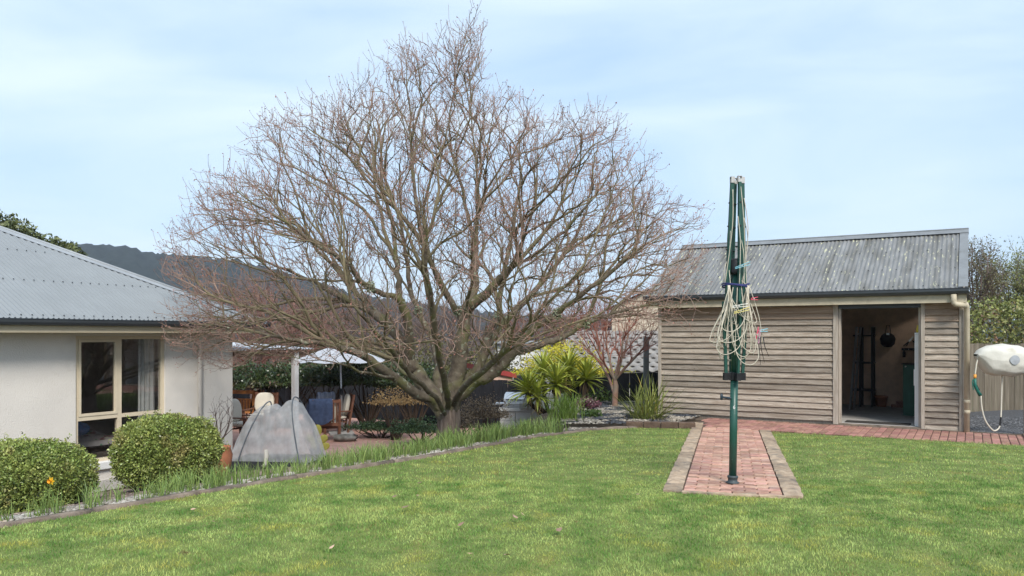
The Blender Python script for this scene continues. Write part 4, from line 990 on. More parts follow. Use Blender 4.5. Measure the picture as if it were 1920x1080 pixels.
tag(MB().box(-0.06, 0.06, -0.06, 0.06, 0, 2.45).build('steel_post', M('grey_post', (0.16, 0.18, 0.18), 0.6), None, loc=(*PX(1211.5, 628, 18.4).xy, LOW), bevel=0.005),
    'dark grey post standing left of the shed before the tiled roof', 'post')
# tiled roof house
MAT['tile'] = M('pale_grey_roof_tile', (0.20, 0.19, 0.18), 0.85, col2=(0.30, 0.285, 0.265), scale=4, objvar=0.15)
th_ = thing('tiled_house', PX(1190, 628, 25.0) + Vector((0, 0, -3.2)), R(-12), 'neighbouring cream house with pale grey tiled roof left of the shed', 'house')
RS = 0.42
def tile_mesh():
    m = MB(); nx = 8
    def fn(s, t):
        x = 0.33 * s; return (x, 0.36 * t, 0.03 * math.sin(2 * math.pi * s) + 0.028 * (1 - t))
    m.grid(fn, nx, 1)
    n = nx + 1; k_ = len(m.v)
    m.v += [(v_[0], 0.0, v_[2] - 0.03) for v_ in m.v[:n]]
    for i in range(nx): m.f.append((i + 1, i, k_ + i, k_ + i + 1))
    return m.mesh('roof_tile', True)
tmesh = tile_mesh(); tmesh.materials.append(MAT['tile'])
rt = math.atan(RS)
rp_ = MB().grid(lambda s, t: (-2.6 + 6.0 * s, 0.02 + 3.4 * t * math.cos(rt), 1.98 + 3.4 * t * math.sin(rt)), 1, 1).build('roof', MAT['tile'], th_)
for j in range(10):
    for i in range(18):
        o = bpy.data.objects.new('roof_tile', tmesh); s_ = 0.34 * j
        o.location = (-2.6 + i * 0.325 + (0.16 if j % 2 else 0), s_ * math.cos(rt), 2.03 + s_ * math.sin(rt)); o.rotation_euler = (rt, 0, 0); COL.objects.link(o); o.parent = rp_
MB().box(-2.3, 3.2, 0.5, 3.2, -1.0, 1.95).build('wall', MAT['render_white'], th_)
MB().add([(-1.0, 3.3, 3.3), (2.6, 3.3, 3.3), (2.6, 3.3, 4.2), (0.8, 3.3, 5.0), (-1.0, 3.3, 4.2)], [(0, 1, 2, 3, 4)]).build('upper_gable', M('cream_gable', (0.55, 0.47, 0.36), 0.85), th_)
MB().add([(-1.0, 3.31, 3.0), (2.6, 3.31, 3.0), (2.6, 7, 3.0), (-1, 7, 3.0), (-1.0, 3.31, 4.2), (2.6, 3.31, 4.2), (2.6, 7, 4.2), (-1, 7, 4.2)], [(0, 3, 7, 4), (1, 5, 6, 2), (3, 2, 6, 7)]).build('upper_wall', MAT['render_white'], th_)
MB().add([(-1.2, 3.1, 4.15), (0.8, 3.1, 5.08), (0.8, 7, 5.08), (-1.2, 7, 4.15), (2.8, 3.1, 4.15), (2.8, 7, 4.15)], [(0, 1, 2, 3), (1, 4, 5, 2)]).build('upper_roof', MAT['tile'], th_)
# pink garden shed and white house beyond the fence
gs = thing('garden_shed', PX(938, 628, 25.0) + Vector((0, 0, -2.9)), R(14), 'small pinkish beige garden shed with a red metal roof', 'shed')
MAT['pinkish'] = M('pink_beige_cladding', (0.56, 0.38, 0.29), 0.7, var=0.05)
MB().box(-0.55, 0.42, 0, 2.0, 0, 1.62).build('wall', MAT['pinkish'], gs)
MB().add([(-0.55, 0, 1.62), (0.42, 0, 1.62), (-0.55, 0, 1.84), (-0.55, 2, 1.62), (0.42, 2, 1.62), (-0.55, 2, 1.84)], [(0, 1, 2), (5, 4, 3), (0, 2, 5, 3)]).build('gable', MAT['pinkish'], gs)
for i in range(6): MB().box(-0.5 + i * .16, -0.485 + i * .16, -0.012, -0.001, 0, 1.61).build('cladding_rib', MAT['pinkish'], gs)
MB().add([(-0.75, -0.1, 1.93), (0.52, -0.1, 1.66), (0.52, 2.1, 1.66), (-0.75, 2.1, 1.93), (-0.75, -0.1, 1.77), (0.52, -0.1, 1.50), (0.52, 2.1, 1.50), (-0.75, 2.1, 1.77)],
         [(0, 1, 2, 3), (7, 6, 5, 4), (0, 4, 5, 1), (1, 5, 6, 2), (2, 6, 7, 3), (3, 7, 4, 0)]).build('roof', M('red_metal_roof', (0.30, 0.045, 0.04), 0.5, var=0.15), gs)
wh = thing('white_house', PX(985, 628, 31) + Vector((0, 0, -3.6)), R(-8), 'white weatherboard house with a dark window beyond the pink shed', 'house')
MB().box(-1.2, 2.6, 0, 3.0, 0, 3.25).build('wall', MAT['white'], wh)
for i in range(12): MB().box(-1.2, 2.6, -0.02, -0.001, 0.2 + i * .25, 0.22 + i * .25).build('cladding_board', MAT['white'], wh)
MB().box(-1.4, 2.8, -0.25, 3.2, 3.26, 3.34).build('roof', MAT['cap'], wh)
wf = MB().box(-0.52, 0.08, -0.06, -0.021, 1.35, 2.05).build('window', MAT['white'], wh); MB().box(-0.47, 0.03, -0.075, -0.061, 1.40, 2.0).build('pane', M('dark_glass', (0.03, 0.035, 0.04), 0.1, spec=0.6), wf)
# ------------------------------------------------------------------ tree and leaf generators
def tube_group(chains):
    """chains: list of (pts Lx3, radii L, sides) -> one V, F"""
    groups = {}
    for p, r_, n in chains: groups.setdefault((len(p), n), []).append((p, r_))
    VV, FF, off = [], [], 0
    for (L_, n), lst in groups.items():
        P = np.array([c[0] for c in lst], dtype=np.float64); Rr = np.array([c[1] for c in lst])
        T = np.empty_like(P); T[:, 1:-1] = P[:, 2:] - P[:, :-2]; T[:, 0] = P[:, 1] - P[:, 0]; T[:, -1] = P[:, -1] - P[:, -2]
        T /= np.linalg.norm(T, axis=2, keepdims=True) + 1e-9
        m = np.abs(T.mean(1)); ref = np.zeros((len(lst), 3)); ref[np.arange(len(lst)), m.argmin(1)] = 1
        A = np.cross(T, ref[:, None, :]); A /= np.linalg.norm(A, axis=2, keepdims=True) + 1e-9
        B = np.cross(T, A)
        th = np.arange(n) * 2 * np.pi / n
        ring = P[:, :, None, :] + Rr[:, :, None, None] * (np.cos(th)[None, None, :, None] * A[:, :, None, :] + np.sin(th)[None, None, :, None] * B[:, :, None, :])
        K = len(lst); VV.append(ring.reshape(-1, 3))
        idx = np.arange(K * L_ * n).reshape(K, L_, n) + off
        a = idx[:, :-1, :]; b = np.roll(a, -1, axis=2); d = idx[:, 1:, :]; c = np.roll(d, -1, axis=2)
        FF.append(np.stack([a, b, c, d], -1).reshape(-1, 4)); off += K * L_ * n
    return np.concatenate(VV), np.concatenate(FF)

class Skel:
    def __init__(self, seed=1):
        self.pos = []; self.dir = []; self.par = []; self.plen = []; self.chains = []; self.lev = []; self.rng = np.random.default_rng(seed)
    def chain(self, start, pts, lev):
        """start: node index or None; pts: positions after the start"""
        ids = []
        prev = start
        if start is None:
            self.pos.append(np.array(pts[0], float)); self.dir.append(np.array(pts[1], float) - np.array(pts[0], float)); self.par.append(-1); self.lev.append(lev); self.plen.append(0.0)
            self.dir[-1] /= np.linalg.norm(self.dir[-1]); prev = 0 if len(self.pos) == 1 else len(self.pos) - 1; ids = [prev]; pts = pts[1:]
        else: ids = [start]
        for p in pts:
            p = np.array(p, float); d = p - self.pos[prev]; d /= np.linalg.norm(d) + 1e-9
            self.plen.append(self.plen[prev] + float(np.linalg.norm(p - self.pos[prev]))); self.pos.append(p); self.dir.append(d); self.par.append(prev); self.lev.append(lev); prev = len(self.pos) - 1; ids.append(prev)
        self.chains.append((ids, lev)); return ids
    def grow(self, targets, lev, seg, batches=6, near=60, bend=0.4, up=0.05, jit=0.03, kang=1.4, maxd=99, bf=0.45, org=None):
        org = np.array(self.pos[0]) if org is None else np.array(org)
        order = np.array_split(np.arange(len(targets)), batches)
        for bt in order:
            kd = kdtree.KDTree(len(self.pos))
            for i, p in enumerate(self.pos): kd.insert(p, i)
            kd.balance()
            for ti in bt:
                tg = targets[ti]; tr_ = np.linalg.norm(tg - org)
                best, bc = None, 1e9
                for co, i, d in kd.find_n(tg, near):
                    if d < 0.06: best = None; break
                    c = float(np.dot(self.dir[i], tg - self.pos[i])) / d
                    cost = d * (1 + kang * (1 - c)) + bf * self.plen[i]
                    if np.linalg.norm(self.pos[i] - org) > tr_ - 0.4 * d: continue
                    if c < 0.35: cost += 1.5
                    if cost < bc: best, bc, bd = i, cost, d
                if best is None or bd > maxd: continue
                p0 = self.pos[best]; d0 = self.dir[best]
                n = max(2, int(math.ceil(bd / seg)))
                c1 = p0 + d0 * bd * bend
                pts = []
                for k_ in range(1, n + 1):
                    t = k_ / n
                    q = (1 - t) ** 2 * p0 + 2 * t * (1 - t) * c1 + t * t * tg
                    q = q + self.rng.normal(0, jit * bd / n, 3) + np.array([0, 0, up * bd * t * t])
                    pts.append(q)
                self.chain(best, pts, lev)
    def twiglets(self, src_lev, lev, n, lmin, lmax, spread=0.75, up=0.25):
        for ids, lv in list(self.chains):
            if lv != src_lev: continue
            for k_ in range(n):
                i = ids[self.rng.integers(1, len(ids))]
                d = self.dir[i]; r_ = self.rng.normal(0, 1, 3); r_ -= d * r_.dot(d); r_ /= np.linalg.norm(r_) + 1e-9
                v = d + r_ * spread * self.rng.uniform(0.6, 1.3) + np.array([0, 0, up * self.rng.uniform(0, 1)]); v /= np.linalg.norm(v)
                L_ = self.rng.uniform(lmin, lmax); p = self.pos[i]
                m = p + v * L_ * 0.55 + self.rng.normal(0, 0.02 * L_ * 4, 3) * .3
                e = p + (v + np.array([0, 0, 0.25])) * L_
                self.chain(i, [m, e], lev)
    def radii(self, r0, ex, rmin=0.0):
        n = len(self.pos); pw = np.zeros(n); has = np.zeros(n, bool)
        for i in range(n - 1, -1, -1):
            if not has[i]: pw[i] += r0 ** ex
            p = self.par[i]
            if p >= 0: pw[p] += pw[i]; has[p] = True
        return np.maximum(pw ** (1 / ex), rmin)
    def tubes(self, r_, levs, sides=None):
        out = []
        for ids, lv in self.chains:
            if lv not in levs: continue
            p = np.array([self.pos[i] for i in ids]); q = np.array([r_[i] for i in ids])
            if self.par[ids[0]] != -1 or lv > 0: q[0] = min(q[0], q[1] * 1.15)
            n = sides or (10 if q[0] > 0.05 else 6 if q[0] > 0.015 else 3)
            q[-1] *= 0.75
            out.append((p, q, n))
        return out

def unit(v): return v / (np.linalg.norm(v, axis=-1, keepdims=True) + 1e-9)
def leaf_quads(P, size, aspect=0.5, seed=1, bias=None, bamt=0.0):
    """one folded diamond leaf per point"""
    g = np.random.default_rng(seed); n = len(P)
    size = np.broadcast_to(size, (n,))[:, None] * g.uniform(0.65, 1.35, (n, 1))
    D = unit(g.normal(0, 1, (n, 3)) + (bias * bamt if bias is not None else 0)); N_ = unit(np.cross(D, g.normal(0, 1, (n, 3))))
    W = np.cross(D, N_)
    a = P; b = P + D * size * 0.45 + N_ * size * aspect * 0.5 + W * size * .08; c = P + D * size; d = P + D * size * 0.45 - N_ * size * aspect * 0.5 + W * size * .08
    V = np.stack([a, b, c, d], 1).reshape(-1, 3)
    return V, np.arange(4 * n).reshape(n, 4)
def ellip_points(n, c, r_, seed, shell=0.55, lump=0.18, flat_bottom=None, freq=3.0, boxy=2.0):
    g = np.random.default_rng(seed); d = unit(g.normal(0, 1, (n, 3)))
    if boxy != 2.0: d = d / (np.sum(np.abs(d) ** boxy, axis=1, keepdims=True) ** (1 / boxy))
    ph = g.uniform(0, 6.28, 6)
    lumpf = 1 + lump * (np.sin(freq * d[:, 0] * 2 + ph[0]) * np.sin(freq * d[:, 1] * 2 + ph[1]) + 0.6 * np.sin(freq * 2.3 * d[:, 2] + ph[2]) * np.sin(freq * 2.1 * d[:, 0] + ph[3])
                        + 0.5 * np.sin(freq * 4.1 * d[:, 1] + ph[4]) * np.sin(freq * 3.7 * d[:, 2] + ph[5]))
    rad = (shell + (1 - shell) * g.uniform(0, 1, n) ** 0.6) * lumpf
    P = d * rad[:, None] * np.array(r_)[None, :]
    if flat_bottom is not None: P[:, 2] = np.maximum(P[:, 2], flat_bottom + g.uniform(0, .08, n))
    return P + np.array(c)[None, :], d
def foliage(name, mat, parent, P, size, aspect=0.5, seed=1, bias=None, bamt=0.0):
    V, F = leaf_quads(P, size, aspect, seed, bias, bamt)
    return mobj(name, np_mesh(name, V, F), mat, parent)
def simple_stems(name, mat, parent, base, tips, r_=0.02, seed=3):
    g = np.random.default_rng(seed); ch = []
    for t in tips:
        b0 = np.array(base) + g.normal(0, .03, 3) * np.array([1, 1, 0]); t = np.array(t); m = (b0 + t) / 2 + g.normal(0, .12, 3) * np.linalg.norm(t - b0) * .4
        ch.append((np.stack([b0, (b0 + m) / 2 + g.normal(0, .02, 3), m, (m + t) / 2, t]), np.array([r_, r_ * .85, r_ * .65, r_ * .45, r_ * .2]), 5))
    V, F = tube_group(ch); return mobj(name, np_mesh(name, V, F, True), mat, parent)
def gpos(px, Y): p = PX(px, 628, Y); return Vector((p.x, p.y, gz(p.x, p.y)))

MAT['bark'] = M('mossy_bark', (0.075, 0.055, 0.038), 0.95, col2=(0.20, 0.165, 0.12), scale=7, bump=1.0, bscale=16, coords='World',
                patch=((0.15, 0.145, 0.06), 2.6, 0.50, 0.66), spots=((0.27, 0.27, 0.20), 11, 0.62))
MAT['trunk_bark'] = M('streaked_brown_bark', (0.065, 0.045, 0.035), 0.95, col2=(0.26, 0.20, 0.16), scale=3.0, stretch=(9, 9, 1.1), bump=1.0, bscale=4)
MAT['branch'] = M('olive_branch', (0.12, 0.095, 0.058), 0.9, col2=(0.23, 0.195, 0.115), scale=2.5, coords='World', spots=((0.26, 0.27, 0.20), 16, 0.70))
MAT['twig'] = M('reddish_twig', (0.24, 0.155, 0.12), 0.8, col2=(0.37, 0.26, 0.205), scale=1.2, coords='World')
MAT['bud'] = M('red_brown_bud', (0.23, 0.095, 0.078), 0.7, col2=(0.36, 0.18, 0.135), scale=2.0, island=0.35, coords='World', patch=((0.26, 0.19, 0.07), 1.0, 0.58, 0.75))

def in_poly(x, y, poly):
    inside = np.zeros(len(x), bool); n = len(poly)
    for i in range(n):
        x0, y0 = poly[i]; x1, y1 = poly[(i + 1) % n]
        if y0 == y1: continue
        c = ((y0 > y) != (y1 > y)) & (x < (x1 - x0) * (y - y0) / (y1 - y0) + x0); inside ^= c
    return inside

# ------------------------------------------------------------------ the big bare tree
TY = 12.3
def T(px, py, d): 
    p = PX(px, py, TY + d); return (p.x, p.y, p.z)
tb = PX(841, 628, TY); tbz = gz(tb.x, tb.y)
sk = Skel(11)
tz0 = tbz - 0.1
trunk_ids = sk.chain(None, [(tb.x, tb.y, tz0), (tb.x + .005, tb.y, tz0 + .25), (tb.x, tb.y, tz0 + .5), T(842, 790, 0), T(842, 768, 0), T(840, 752, 0)], 0)
fork = trunk_ids[-3]; fork2 = trunk_ids[-2]
def limb(start, pts, dense=4):
    """smooth hand placed limb through pixel/depth points"""
    q = [Vector(sk.pos[start])] + [Vector(T(*p)) for p in pts]
    sm = smooth_pts(q, (len(q) - 1) * dense)
    sm = [np.array(v) + sk.rng.normal(0, 0.012, 3) for v in sm]
    return sk.chain(start, sm[1:], 1)
def node_near(ids, px, py, d): 
    t = np.array(T(px, py, d)); return min(ids, key=lambda i: np.linalg.norm(sk.pos[i] - t))
A = limb(fork, [(815, 750, -.1), (783, 738, -.3), (740, 708, -.6), (694, 676, -.9), (655, 657, -1.2), (600, 645, -1.5), (540, 636, -1.8), (470, 622, -2.0), (400, 610, -2.1)])
B = limb(fork, [(805, 734, .1), (780, 698, .2), (769, 676, .2), (735, 617, .3), (697, 584, .5), (650, 560, .7), (590, 530, 1.0), (520, 500, 1.3), (440, 470, 1.5), (370, 440, 1.6)])
B2 = limb(node_near(B, 769, 676, .2), [(767, 634, 0), (758, 584, -.2), (747, 559, -.3), (719, 551, -.5), (683, 531, -.8), (641, 484, -1.1), (600, 465, -1.3), (540, 420, -1.6), (470, 380, -1.8)])
B3 = limb(node_near(B2, 747, 559, -.3), [(747, 523, -.3), (741, 468, -.3), (730, 400, -.4), (700, 320, -.6), (640, 230, -.8)])
C = limb(fork2, [(822, 720, .3), (822, 679, .6), (811, 634, .9), (791, 598, 1.1), (770, 540, 1.3), (760, 460, 1.5), (740, 380, 1.7), (690, 270, 1.8)])
D = limb(fork2, [(850, 728, 0), (860, 690, 0), (867, 634, -.1), (872, 590, -.1), (889, 568, -.2), (933, 531, -.4), (961, 501, -.6), (1000, 480, -.9), (1060, 430, -1.2), (1130, 350, -1.5)])
D2 = limb(node_near(D, 872, 590, -.1), [(889, 537, .1), (889, 480, .2), (886, 440, .2), (868, 360, .2), (842, 260, .1), (850, 160, .0), (880, 50, .0)])
D3 = limb(node_near(D, 867, 634, -.1), [(861, 590, -.2), (847, 568, -.3), (822, 523, -.5), (811, 495, -.6), (790, 420, -.7), (775, 320, -.7), (768, 220, -.6), (762, 120, -.5)])
E = limb(fork2, [(872, 722, .2), (894, 690, .2), (911, 651, .3), (917, 620, .3), (933, 596, .4), (942, 532, .6), (960, 440, .8), (975, 330, .9), (972, 220, 1)])
E2 = limb(node_near(E, 911, 651, .3), [(950, 600, .6), (990, 560, .9), (1040, 500, 1.1), (1090, 420, 1.3), (1115, 320, 1.4), (1110, 240, 1.5)])
Fl = limb(fork2, [(878, 722, -.1), (914, 707, -.2), (942, 682, -.3), (967, 654, -.4), (994, 620, -.5), (1032, 596, -.7), (1080, 560, -1.0), (1140, 515, -1.3), (1200, 470, -1.5), (1290, 425, -1.7)])
G = limb(node_near(Fl, 955, 668, -.35), [(985, 658, -.2), (1011, 647, -.1), (1047, 634, .0), (1099, 606, .1), (1150, 588, .2), (1210, 572, .4), (1270, 578, .4)])
limb(fork2, [(842, 730, .8), (850, 680, 1.8), (870, 620, 2.6), (890, 540, 3.2), (910, 440, 3.6)])
limb(fork, [(800, 735, .8), (760, 700, 1.6), (715, 660, 2.3), (650, 610, 2.8), (580, 570, 3.1)])
limb(fork2, [(880, 715, .9), (930, 680, 1.7), (990, 630, 2.4), (1060, 570, 2.8), (1130, 520, 3.0)])
limb(fork, [(815, 742, -.6), (770, 705, -1.3), (720, 640, -2.1), (660, 570, -2.7), (590, 490, -3.0)])
limb(fork2, [(838, 738, -.6), (828, 690, -1.2), (812, 600, -2.0), (800, 500, -2.6), (800, 400, -2.9)])
limb(fork2, [(875, 722, -.6), (920, 682, -1.4), (980, 620, -2.1), (1050, 545, -2.6), (1130, 470, -2.9)])
limb(node_near(A, 740, 708, -.6), [(690, 700, -1.4), (620, 680, -2.1), (530, 668, -2.5), (440, 660, -2.7), (370, 655, -2.8)])
SIL = [(300, 470), (345, 415), (375, 350), (440, 298), (492, 228), (568, 190), (652, 168), (700, 125), (760, 85), (815, 95), (838, 30), (905, 22), (908, 110), (893, 185), (975, 172), (1000, 225), (1095, 210), (1172, 222),
       (1205, 300), (1262, 370), (1340, 405), (1325, 470), (1290, 520), (1310, 585), (1290, 612), (1180, 610), (1080, 640), (1000, 655), (930, 670), (880, 655), (800, 660), (740, 690), (660, 680), (560, 690), (480, 668), (420, 700), (350, 690), (310, 640), (300, 590), (330, 540)]
def crown(n, seed, inset=0.0):
    g = np.random.default_rng(seed); out = []
    while len(out) < n:
        x = g.uniform(280, 1362, 4000); y = g.uniform(5, 715, 4000)
        cx_, cy_ = 830, 480
        k_ = in_poly(cx_ + (x - cx_) * (1 + inset), cy_ + (y - cy_) * (1 + inset), SIL)
        x, y = x[k_], y[k_]
        dd = 3.5 * np.sqrt(np.clip(1 - ((x - 830) / 560) ** 2, 0.02, 1)) * np.interp(y, [20, 160, 320, 700], [0.12, 0.45, 0.9, 1.0])
        d = dd * g.uniform(-1, 1, len(x))
        # thin out the inner lower space near the trunk
        Y = TY + d; pts = np.stack([(x - 960) / FPX * Y, Y, CZ - (y - HOR) / FPX * Y], 1)
        # hollow centre, denser outside
        ctr = np.array(T(838, 640, 0)); rr_ = np.linalg.norm((pts - ctr) / np.array([4.4, 3.6, 4.2]), axis=1)
        keep = g.uniform(0, 1, len(x)) < np.clip(rr_ * 1.5 - 0.28, 0.02, 1)
        out += list(pts[keep])
    return np.array(out[:n])
FORK = T(838, 745, 0)
def sprays(n, nc, sig, seed, inset=0.0, frac=0.75):
    g = np.random.default_rng(seed + 500); c = crown(nc, seed, inset + 0.03); w = g.uniform(0.2, 1, nc) ** 2; k_ = g.choice(nc, int(n * frac * 1.3), p=w / w.sum())
    P = c[k_] + g.normal(0, sig, (len(k_), 3)) * np.array([1, 1, .8]); x = 960 + FPX * P[:, 0] / P[:, 1]; y = HOR - FPX * (P[:, 2] - CZ) / P[:, 1]
    P = P[in_poly(830 + (x - 830) * (1 + inset), 480 + (y - 480) * (1 + inset), SIL)][:int(n * frac)]; P = np.concatenate([P, crown(n - len(P), seed + 1, inset)]); g.shuffle(P); return P
sk.grow(crown(330, 21, 0.08), 2, 0.28, batches=10, near=260, bend=0.45, up=0.02, jit=0.07, kang=1.5, bf=0.42, org=FORK)
sk.grow(sprays(1350, 170, 0.30, 22, 0.03), 3, 0.20, batches=10, near=160, bend=0.42, up=0.03, jit=0.13, kang=1.4, bf=0.28, org=FORK)
sk.grow(sprays(3800, 300, 0.26, 23, -0.035), 4, 0.15, batches=8, near=90, bend=0.40, up=0.04, jit=0.14, kang=1.3, maxd=1.0, bf=0.15, org=FORK)
sk.twiglets(4, 5, 2, 0.08, 0.24, 0.8, 0.3)
sk.twiglets(3, 5, 4, 0.10, 0.28, 0.8, 0.3)
rad = sk.radii(0.0029, 2.3)
pl_ = np.array(sk.plen); rad = np.minimum(rad, np.interp(pl_, [0, 1.0, 1.3, 1.8, 3.0, 4.2, 5.5, 6.5, 9.0], [0.3, 0.3, 0.135, 0.092, 0.054, 0.030, 0.015, 0.008, 0.004]))
lev_ = np.array(sk.lev); rad = np.where(lev_ == 2, np.minimum(rad, 0.034), np.where(lev_ == 3, np.minimum(rad, 0.015), rad))
for i in trunk_ids: rad[i] = min(rad[i], 0.21)
rad[trunk_ids[0]] = 0.25; rad[trunk_ids[1]] = 0.20; rad[trunk_ids[2]] = 0.178; rad[trunk_ids[3]] = 0.178; rad[trunk_ids[4]] = 0.155
for ch_, r_ in ((A, 0.10), (B, 0.155), (D, 0.165), (Fl, 0.125), (C, 0.09), (E, 0.10), (B2, 0.085), (D2, 0.085)):
    for k_, i in enumerate(ch_[:28 if r_ > 0.09 else 12]): rad[i] = max(rad[i], r_ * (1 - 0.026 * k_))
rad[trunk_ids[5]] = 0.07
tree = thing('bare_tree', (tb.x, tb.y, tbz), 0, 'large bare spreading tree with many reddish twigs at the middle of the garden', 'tree')
def rel(V, root): return np.asarray(V) - np.array(root.location)
tc_ = sk.tubes(rad, {0}, 18); V, F = tube_group(tc_)
# fluted bark on the lower trunk
th = np.arctan2(V[:, 1] - tb.y, V[:, 0] - tb.x); fl_ = 1 + 0.05 * np.sin(7 * th + 2) + 0.03 * np.sin(13 * th); V[:, 0] = tb.x + (V[:, 0] - tb.x) * fl_; V[:, 1] = tb.y + (V[:, 1] - tb.y) * fl_
mobj('trunk', np_mesh('trunk', rel(V, tree), F, True), MAT['trunk_bark'], tree)
for ids, lv in sk.chains:
    if lv == 1:
        p = np.array([sk.pos[i] for i in ids]); q = np.array([rad[i] for i in ids]); q[0] = q[1] * 1.05
        q = np.minimum(q, 0.165)
        V, F = tube_group([(p, q, 10)]); mobj('limb', np_mesh('limb', rel(V, tree), F, True), MAT['bark'], tree)
V, F = tube_group(sk.tubes(rad, {2, 3})); tag(mobj('branches', np_mesh('branches', rel(V, tree), F, True), MAT['branch'], tree), kind='stuff')
V, F = tube_group(sk.tubes(rad, {4, 5}, 3)); tag(mobj('twigs', np_mesh('twigs', rel(V, tree), F, True), MAT['twig'], tree), kind='stuff')
tips = np.array([sk.pos[ids[-1]] for ids, lv in sk.chains if lv >= 4]); mids = np.array([sk.pos[ids[-2]] for ids, lv in sk.chains if lv == 5])
bp_ = np.concatenate([tips, tips[::2] - np.array([0, 0, .02]), mids[::3]])
V, F = leaf_quads(bp_, 0.027, 0.45, 5); tag(mobj('buds', np_mesh('buds', rel(V, tree), F), MAT['bud'], tree), kind='stuff')
# lichen cushions on the limbs
lc = [(865, 577, -.25), (1040, 582, -.75), (822, 560, .9), (700, 540, -.8), (935, 590, .3), (1100, 608, 0)]
for k_, q in enumerate(lc):
    c = np.array(T(*q)); i = min(range(len(sk.pos)), key=lambda j: np.linalg.norm(sk.pos[j] - c) if sk.lev[j] <= 1 else 99)
    P, dd_ = ellip_points(260, sk.pos[i] - np.array(tree.location), (0.075, 0.075, 0.085), 40 + k_, 0.7)
    foliage('lichen', M('grey_green_lichen', (0.30, 0.33, 0.22), 0.95, var=0.2) if k_ == 0 else bpy.data.materials['grey_green_lichen'], tree, P, 0.03, 0.8, k_)

# ------------------------------------------------------------------ other bare trees
def bare_tree(name, base, limbs, env_c, env_r, n2, n3, seed, label, mats, r0=0.003, ex=2.25, tw=2, twl=(0.1, 0.28), group=None, leafmat=None, leafsize=0.03, nleaf=0, cat='tree', rmax=9):
    s_ = Skel(seed); root = thing(name, base, 0, label, cat, group); b = np.array(base)
    ids = s_.chain(None, [b + np.array([0, 0, -.08])] + [np.array(p) + b for p in limbs[0]], 0)
    for lm in limbs[1:]:
        st = ids[-1] if lm[0] is None else ids[lm[0]]
        q = [Vector(s_.pos[st])] + [Vector(np.array(p) + b) for p in lm[1:]]
        s_.chain(st, [np.array(v) for v in smooth_pts(q, (len(q) - 1) * 3)][1:], 1)
    P2, _ = ellip_points(n2, np.array(env_c) + b, env_r, seed, 0.3, 0.1); P3, _ = ellip_points(n3, np.array(env_c) + b, env_r, seed + 1, 0.35, 0.15)
    s_.grow(P2, 2, 0.3, 5, 60, 0.42, 0.04, 0.06, 1.7); s_.grow(P3, 3, 0.2, 5, 50, 0.4, 0.05, 0.08, 1.4, 1.6)
    s_.twiglets(3, 4, tw, *twl)
    r_ = np.minimum(s_.radii(r0, ex), rmax)
    V, F = tube_group(s_.tubes(r_, {0, 1})); mobj('trunk', np_mesh('trunk', V - b, F, True), mats[0], root)
    V, F = tube_group(s_.tubes(r_, {2, 3, 4})); tag(mobj('crown', np_mesh('crown', V - b, F, True), mats[1], root), kind='stuff')
    if leafmat is not None:
        tp_ = np.array([s_.pos[i] for ids_, lv in s_.chains if lv >= 3 for i in ids_[1:]]) - b
        g = np.random.default_rng(seed); tp_ = tp_[g.integers(0, len(tp_), nleaf)] + g.normal(0, leafsize * 1.2, (nleaf, 3))
        tag(foliage('leaves', leafmat, root, tp_, leafsize, 0.45, seed), kind='stuff')
    return root
MAT['coral'] = M('coral_bark', (0.27, 0.145, 0.105), 0.7, col2=(0.40, 0.27, 0.20), scale=5, patch=((0.28, 0.23, 0.17), 5, 0.45, 0.6))
MAT['coral_twig'] = M('coral_twig', (0.30, 0.10, 0.07), 0.7, col2=(0.40, 0.18, 0.13), scale=3)
cb = gpos(1153, 17.2)
bare_tree('coral_bark_tree', cb, [[(0, 0, 0.0), (0.0, 0, 0.25), (0.02, 0, 0.5), (0.0, 0.0, 0.62)],
          (None, (-0.22, -.1, 0.95), (-0.5, -.2, 1.2), (-0.95, -.25, 1.7)), (None, (0.08, .1, 0.95), (0.25, .15, 1.3), (0.35, .2, 1.9)), (None, (-0.08, .2, 1.0), (-0.15, .3, 1.5), (-0.1, .4, 2.1)),
          (None, (0.2, -.15, 0.9), (0.55, -.25, 1.3), (0.95, -.3, 1.9)), (None, (0.1, -.2, 1.0), (0.12, -.35, 1.5), (0.2, -.4, 2.1)), (2, (-0.12, .05, 0.65), (-0.28, .1, 1.0), (-0.4, .2, 1.7))],
          (0.05, 0, 1.75), (1.25, 0.9, 0.75), 60, 320, 31, 'small multi stemmed coral barked tree in the pebble bed left of the shed', (MAT['coral'], MAT['coral_twig']), 0.003, 2.1)
MAT['bare_far'] = M('grey_purple_branch', (0.13, 0.095, 0.085), 0.9, col2=(0.20, 0.15, 0.13), scale=0.8)
MAT['bare_red'] = M('reddish_bare_twig', (0.21, 0.105, 0.085), 0.9, col2=(0.30, 0.17, 0.13), scale=0.8)
MAT['yellow_leaf'] = M('few_yellow_leaves', (0.42, 0.30, 0.06), 0.7, island=0.3)
def generic_limbs(h, w, seed):
    g = random.Random(seed); out = [[(0, 0, 0), (0.03, 0, h * .14), (0, 0.02, h * .28)]]
    for i in range(7):
        a = 2 * math.pi * i / 7 + g.uniform(-.3, .3); q = g.uniform(.5, .95)
        out.append((None, (math.cos(a) * w * .18, math.sin(a) * w * .18, h * .42), (math.cos(a) * w * .4 * q, math.sin(a) * w * .4 * q, h * .62), (math.cos(a) * w * .62 * q, math.sin(a) * w * .62 * q, h * .82)))
    return out
